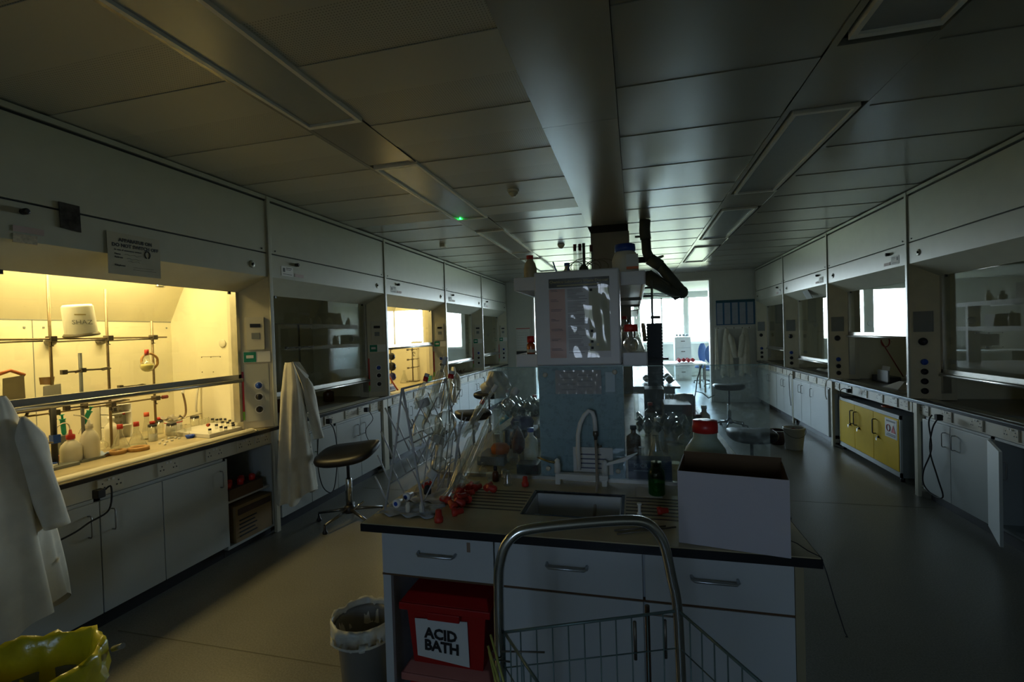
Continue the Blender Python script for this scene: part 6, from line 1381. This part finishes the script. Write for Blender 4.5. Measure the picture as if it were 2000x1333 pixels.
bottle('conical_flask', (-3.55, at(790, 750, x=-3.55).y, ZB), P_con(.07, .20, .02, .05), M_GLASSW, None, 'large clear conical flask beside the stand in the small glowing hood', 'flask')
bottle('round_flask', (-3.45, at(845, 760, x=-3.45).y, ZB), P_rnd(.05, .014, .05), M_GLASSW, None, 'clear round flask at the right of the small glowing hood', 'flask')
tag(MB().box(-3.21, -3.14, 7.0, 7.06, ZB, 1.0).build('storage_box', M_GREEN), 'small green box at the right of the small glowing hood', 'box')
# papers, dim things in the second hood
tag(MB().box(-3.30, -3.05, 4.05, 4.75, ZB, .906).build('paper_stack', mat('dim_grey_paper', (.45, .44, .40), .7)), 'flat grey papers lying on the second left worktop', 'paper')
for k, (x, y, r_, h_, lb) in enumerate(((-3.55, 4.1, .05, .25, 'tall dim bottle in the dark second hood, left'), (-3.6, 4.35, .04, .2, 'dim bottle in the dark second hood, middle'), (-3.5, 4.9, .06, .16, 'squat dim bottle in the dark second hood, right'))):
    bottle('amber_bottle', (x, y, ZB), P_bot(r_, h_, r_*.4, .04), mat('amber_glass', (.09, .03, .008), .12), M_BLACK, lb)
st = thing('retort_stand', 'dim retort stand in the dark second hood', 'stand', (-3.6, 4.55, .9))
MB().tube([(-3.6, 4.55, .905), (-3.6, 4.55, 1.8)], .010, 8).build('rod', M_IRON, st); MB().box(-3.68, -3.52, 4.47, 4.63, ZB, .915).build('base', M_IRON, st)
clamp(4.35, 1.55, -3.6, st, .18); clamp(4.56, 1.55, -3.6, st, .2)
tag(MB().grid(crumple(-3.4, -3.1, 8.1, 8.5, ZB, .10, 71, 14)).build('paper_heap', mat('brown_paper_heap', (.25, .20, .15), .8)), 'heap of brownish papers on the fourth left worktop', 'paper')
tag(MB().box(-3.35, -3.10, 9.6, 10.1, ZB, .93).build('white_folder', M_WHITE), 'pale folder lying on the farthest left worktop', 'folder')
# ------------------------------------------------------------------ contents of the right hoods
dk = mat('dull_black_instrument', (.03, .03, .035), .45)
t = thing('card_holder', 'dark instrument with white cards propped on it, right hood above the yellow cupboard', 'instrument', (2.93, 6.75, .9))
MB().box(2.88, 3.02, 6.55, 6.95, ZB, .98).build('body', dk, t, bevel=.01); MB().box(2.86, 2.875, 6.50, 6.75, .93, 1.06).build('grey_face', M_GREYM, t)
MB().hexa([(2.90, 6.60, .98), (2.90, 6.78, .98), (2.905, 6.78, .98), (2.905, 6.60, .98), (2.93, 6.60, 1.10), (2.93, 6.78, 1.10), (2.935, 6.78, 1.10), (2.935, 6.60, 1.10)]).build('white_card', M_PAPER, t)
tag(MB().hexa([(2.72, 5.98, ZB), (2.72, 6.30, ZB), (2.95, 6.25, ZB), (2.95, 6.0, ZB), (2.80, 6.02, .98), (2.80, 6.12, .98), (2.9, 6.12, .98), (2.9, 6.02, .98)]).build('folded_towel', mat('grey_towel', (.32, .28, .2), .9)), 'grey wedge of folded towel on the worktop above the yellow cupboard', 'towel')
bottle('glass_jar', (2.80, 5.85, ZB), P_can(.055, .16), M_GLASSW, M_BLACK, 'clear jar with black lid beside the folded towel', 'jar', cap_r=.055, cap_h=.03)
hl = MB().lathe([(.10, 0), (.14, .06), (.13, .16), (.04, .22), (.0, .22)], (3.05, 6.2, .93), 18)
tag(hl.build('round_bottomed_bath', dk), 'dark rounded vessel at the back of the right hood above the yellow cupboard', 'vessel')
tag(MB().tube([(2.95+.0*q, 6.75+.10*math.cos(q*.5), 1.40+.07*math.sin(q*.5)) for q in range(5, 14)], .007, 6).tube([(2.95, 6.85, 1.40), (3.2, 6.9, .95)], .006, 6).build('red_tubing', mat('dark_red_tube', (.30, .03, .02), .4)), 'loop of dark red tubing in the right hood above the yellow cupboard', 'tubing')
for k, (x, y, r_, h_) in enumerate(((3.0, 4.0, .05, .24), (3.1, 4.3, .06, .2), (3.0, 4.6, .04, .22), (3.2, 4.9, .05, .26))):
    bottle('amber_bottle', (x, y, ZB), P_bot(r_, h_, r_*.4, .04), mat('amber_glass', (.09, .03, .008), .12), M_BLACK, 'dim dark bottle standing behind the lowered sash of the nearest right hood', group='dim bottles in the nearest right hood')
tag(MB().hexa([(2.62, 4.05, ZB), (2.62, 4.35, ZB), (2.72, 4.35, ZB), (2.72, 4.05, ZB), (2.62, 4.05, .907), (2.62, 4.35, .907), (2.72, 4.35, .907), (2.72, 4.05, .907)]).build('paper_sheet', M_GREYM), 'dim grey sheet on the nearest right worktop', 'paper')
tag(MB().grid(crumple(2.75, 3.0, 7.9, 8.6, ZB, .03, 73, 14)).build('paper_heap', M_WHITE), 'white crumpled papers on the third right worktop', 'paper')
tag(MB().hexa([(2.535, 8.05, 2.155), (2.535, 8.30, 2.155), (2.60, 8.30, 2.03), (2.60, 8.05, 2.03), (2.528, 8.05, 2.152), (2.528, 8.30, 2.152), (2.593, 8.30, 2.027), (2.593, 8.05, 2.027)]).build('taped_sheet', mat('grey_taped_sheet', (.25, .27, .26), .5)), 'grey sheet taped over the soffit of the third right hood', 'sheet')
tag(MB().hexa([(2.515, 5.62, 1.30), (2.515, 5.60, 1.30), (2.510, 5.60, 1.30), (2.510, 5.62, 1.30), (2.515, 5.62, 1.31), (2.515, 5.60, 1.31), (2.510, 5.60, 1.31), (2.510, 5.62, 1.31)]).build('tape_scrap', M_SOCK), 'tiny cream tape scrap by the column on the right', 'tape') if False else None
# ------------------------------------------------------------------ cables
def cable(name, pts, r, m_, lb, plug=None):
    t = thing(name, lb, 'cable', pts[0]); MB().tube(smooth([Vector(p_) for p_ in pts], 6), r, 7).build('flex', m_, t)
    if plug: c = Vector(plug); MB().box(c.x-.025, c.x+.02, c.y-.022, c.y+.022, c.z-.024, c.z+.024).build('plug', m_, t, bevel=.005)
    return t
cable('power_cable', [(-2.955, 4.10, .82), (-2.93, 4.16, .74), (-2.92, 4.19, .55), (-2.92, 4.17, .30), (-2.91, 4.08, .13), (-2.92, 3.95, .22), (-2.93, 3.90, .45), (-2.93, 3.92, .70), (-2.965, 3.99, .80)], .005, M_RUBBER, 'black cable looping down behind the black stool', (-2.935, 4.10, .82))
cable('power_cable', [(-2.965, 4.85, .82), (-2.93, 4.90, .70), (-2.93, 4.74, .60), (-2.925, 4.80, .45)], .004, M_RUBBER, 'thin black cable hanging beside the paired cupboard handles', (-2.945, 4.80, .82))
cable('power_cable', [(2.47, 4.80, .80), (2.46, 4.86, .70), (2.46, 4.90, .5), (2.46, 4.80, .30), (2.455, 4.72, .16), (2.45, 4.84, .13), (2.45, 4.98, .18), (2.46, 5.0, .30), (2.46, 4.88, .52), (2.47, 4.93, .74), (2.49, 4.92, .81)], .006, M_RUBBER, 'thick black cable crossing itself in front of the right cupboard', (2.478, 4.80, .81))
cable('power_cable', [(2.49, 6.55, .82), (2.46, 6.62, .84), (2.45, 6.72, .80), (2.47, 6.74, .72), (2.60, 6.76, .686)], .005, M_RUBBER, 'black cable dropping onto the yellow cupboard', (2.478, 6.55, .82))
cable('power_cable', [(2.49, 8.70, .82), (2.46, 8.78, .80), (2.47, 8.80, .5), (2.475, 8.77, .3)], .005, M_RUBBER, 'thin black cable hanging between white cupboards on the right')
cable('white_cable', [(2.62, 6.98, .905), (2.50, 7.12, .912), (2.46, 7.20, .86), (2.46, 7.24, .70), (2.47, 7.22, .62)], .006, M_WHITE, 'white cable curling off the right worktop edge')
tag(MB().tube([(2.70, 6.2+.07*math.cos(q*.55), .684+.008*(q > 11)+.05*0+.0) if False else (2.72+.05*math.cos(q*.55), 6.2+.07*math.sin(q*.55), .690) for q in range(12)], .006, 6).build('orange_cable_coil', mat('orange_red_tubing', (.65, .12, .02), .4)), 'coil of orange cable on top of the yellow cupboard', 'cable')
cable('power_cable', [(-2.96, 2.05, .80), (-2.93, 2.07, .82), (-2.91, 2.04, .70), (-2.93, 1.95, .66), (-2.93, 1.86, .63), (-2.94, 1.66, .60)], .005, M_RUBBER, 'thick black cable at the worktop edge beside the near lab coat', (-2.935, 2.01, .80))
tag(MB().lathe([(.02, 0), (.02, .03), (.012, .035)], at(1997, 1127, x=2.0), 14, (-.8, -.6, 0)).build('chrome_knob', M_CHROME), 'small chrome knob at the right picture edge', 'knob') if False else None
tag(MB().lathe([(.07, 0), (.08, .16), (.085, .165)], (2.85, 5.44, .0), 18).build('small_pail', M_WHITE), 'small white pail beside the yellow cupboard', 'pail')
# ------------------------------------------------------------------ second island beyond the column
ib = thing('island_bench', 'second island bench beyond the boxed column', 'lab bench', (-.25, 8.3, 0))
MB().box(IX0, IX1, 6.35, 10.25, .872, .90).build('worktop', mat('pale_grey_worktop', (.40, .40, .36), .3), ib); MB().box(IX0+.06, IX1-.06, 6.42, 10.18, .08, .872).build('rear_cupboards', M_ISL, ib)
MB().box(IX0+.12, IX1-.12, 6.5, 10.1, 0, .08).build('plinth', M_BLACK, ib)
MB().box(CX0+.06, CX1-.06, 2.42, 5.5, 0, .08).build('plinth', M_BLACK, isl)
r2 = thing('reagent_shelf', 'second reagent shelf beyond the column, mirrored in the sash glass', 'shelf', (-.27, 8.4, .9))
for z in (1.862, 1.462):
    MB().box(-.60, .056, 6.9, 10.1, z+.034, z+.05).build('shelf_board', M_SHG, r2)
    MB().box(-.604, -.592, 6.9, 10.1, z-.012, z+.056).box(.048, .060, 6.9, 10.1, z-.012, z+.056).build('shelf_lip', M_SHG, r2)
for y in (7.0, 8.4, 9.95): MB().box(-.36, -.18, y, y+.06, .901, 1.895).build('upright', M_SHG, r2)
rr_ = random.Random(9)
for k in range(18):
    y = 7.2+.16*k; x = rr_.choice((-.46, -.08)); z = 1.912 if k % 2 else 1.512
    r_ = rr_.uniform(.03, .06); h_ = rr_.uniform(.14, .24)
    bottle('shelf_bottle', (x, y, z), P_bot(r_, h_, r_*.45, .03), (mat('amber_glass', (.09, .03, .008), .12), M_HDPE)[k % 2], M_BLACK, 'dark silhouetted bottle on the second reagent shelf', group='bottles on the second reagent shelf', cap_r=r_*.5, n=14)
for k, (y, w_, h_, z) in enumerate(((7.6, .3, .22, 1.912), (8.6, .35, .25, 1.912), (9.3, .28, .2, 1.512), (8.0, .3, .2, 1.512))):
    tag(MB().box(-.42, -.12, y-w_/2, y+w_/2, z+.001, z+h_).build('instrument_case', dk), 'black instrument case on the second reagent shelf, %s' % ('first on top', 'second on top', 'second below', 'first below')[k], 'case')
# tables of paper and gear in the aisle right of the second island, seen through the screen
tag(MB().grid(crumple(.1, .5, 6.5, 7.2, .902, .10, 81, 16)).build('paper_heap', mat('grey_white_heap', (.45, .47, .46), .5)), 'heap of pale papers and tubing at the near end of the second island', 'paper')
# ------------------------------------------------------------------ write-up room beyond
fc = thing('filing_cabinet', 'cream four drawer filing cabinet by the far windows', 'filing cabinet', (1.48, 16.2, 0))
MB().box(1.24, 1.72, 16.0, 16.6, 0, 1.36).build('casing', M_WHITE, fc)
for k in range(4):
    d = MB().box(1.26, 1.70, 15.98, 16.0, .05+.325*k, .36+.325*k).build('drawer', M_WHITE, fc, bevel=.004); MB().box(1.42, 1.54, 15.965, 15.98, .24+.325*k, .265+.325*k).build('handle', M_IRON, d)
tag(MB().grid(crumple(1.30, 1.66, 16.1, 16.4, 1.362, .10, 91, 14)).build('cable_heap', mat('grey_cable_heap', (.25, .28, .30), .6)), 'small heap of grey gear on top of the filing cabinet', 'heap')
M_BF = mat('blue_fabric', (.08, .16, .38), .8)
def office_chair(x, y, yaw, lb):
    t = thing('office_chair', lb, 'chair', (x, y, 0), 'blue office chairs in the far room')
    rows = []
    for i in range(9):
        v_ = i/8; row = []
        for k in range(24):
            a_ = 2*PI*k/24; f_ = math.sin(PI*(.04+.92*v_))**.5
            row.append((x+.23*f_*math.cos(a_)*math.cos(yaw)-.03*math.sin(a_)*math.sin(yaw), y+.23*f_*math.cos(a_)*math.sin(yaw)+.03*math.sin(a_), .62+.55*v_))
        rows.append(row)
    MB().grid(rows, wrap=True).build('backrest', M_BF, t)
    MB().lathe([(.02, 0), (.24, .01), (.25, .04), (.22, .07), (0, .075)], (x, y-.22, .45), 22).build('seat', M_BF, t)
    MB().tube([(x, y-.22, .10), (x, y-.22, .45)], .025, 10).build('column', M_BLACK, t); MB().tube([(x, y-.15, .47), (x, y+.03, .50), (x, y+.04, .70)], .015, 8).build('back_stem', M_BLACK, t)
    for k in range(5):
        a_ = 2*PI*k/5+.3; l = MB().tube([(x, y-.22, .11), (x+.28*math.cos(a_), y-.22+.28*math.sin(a_), .07)], .016, 6).build('leg', M_BLACK, t)
        MB().lathe([(.02, -.015), (.028, 0), (.02, .015)], (x+.28*math.cos(a_), y-.22+.28*math.sin(a_), .028), 10, (1, 0, 0)).build('caster', M_BLACK, l)
office_chair(1.95, 15.2, .9, 'blue office chair turned sideways beside the filing cabinet')
office_chair(2.10, 14.2, .1, 'blue office chair nearest the right side of the opening')
tag(MB().grid(crumple(1.05, 1.50, 13.0, 13.5, .74, .12, 95, 16)).build('red_cloth', mat('red_cloth', (.45, .05, .06), .8)), 'crumpled red cloth on the far desk', 'cloth')
dsk = thing('desk', 'white desk in the far room under the red cloth', 'desk', (1.2, 13.3, 0))
MB().box(.5, 1.75, 12.8, 13.9, .71, .738).build('desk_top', M_WHITE, dsk)
for x in (.55, 1.68):
    for y in (12.85, 13.82): MB().box(x, x+.04, y, y+.04, 0, .71).build('leg', M_IRON, dsk)
def strip(x, y, lb):
    t = thing('strip_light', lb, 'strip light', (x, y, 2.86)); MB().box(x-.06, x+.06, y-.75, y+.75, 2.86, 2.899).build('housing', M_WHITE, t)
    MB().box(x-.045, x+.045, y-.72, y+.72, 2.835, 2.86).build('tube_cover', emis('strip_glow', (.9, .95, 1.0), 30.0), t)
strip(-2.6, 13.2, 'lit strip light over the left of the far room'); strip(-4.6, 14.6, 'lit strip light at the far left of the far room')
dk2 = thing('desk', 'long desk with monitors along the left of the far room', 'desk', (-3.5, 16.8, 0))
MB().box(-5.5, -1.0, 16.6, 17.4, .71, .74).build('desk_top', M_WHITE, dk2)
for x in (-5.45, -3.3, -1.1): MB().box(x, x+.05, 16.65, 17.35, 0, .71).build('leg', M_GREYM, dk2)
for k, x in enumerate((-4.6, -3.2, -1.8)):
    t = thing('monitor', ('dark monitor at the left of the long far desk', 'dark monitor in the middle of the long far desk', 'dark monitor at the right of the long far desk')[k], 'monitor', (x, 17.0, .74))
    MB().box(x-.27, x+.27, 16.98, 17.02, .86, 1.20).build('screen', dk, t); MB().box(x-.03, x+.03, 16.99, 17.03, .745, .9).build('stand', dk, t); MB().box(x-.12, x+.12, 16.9, 17.1, .741, .75).build('foot', dk, t)
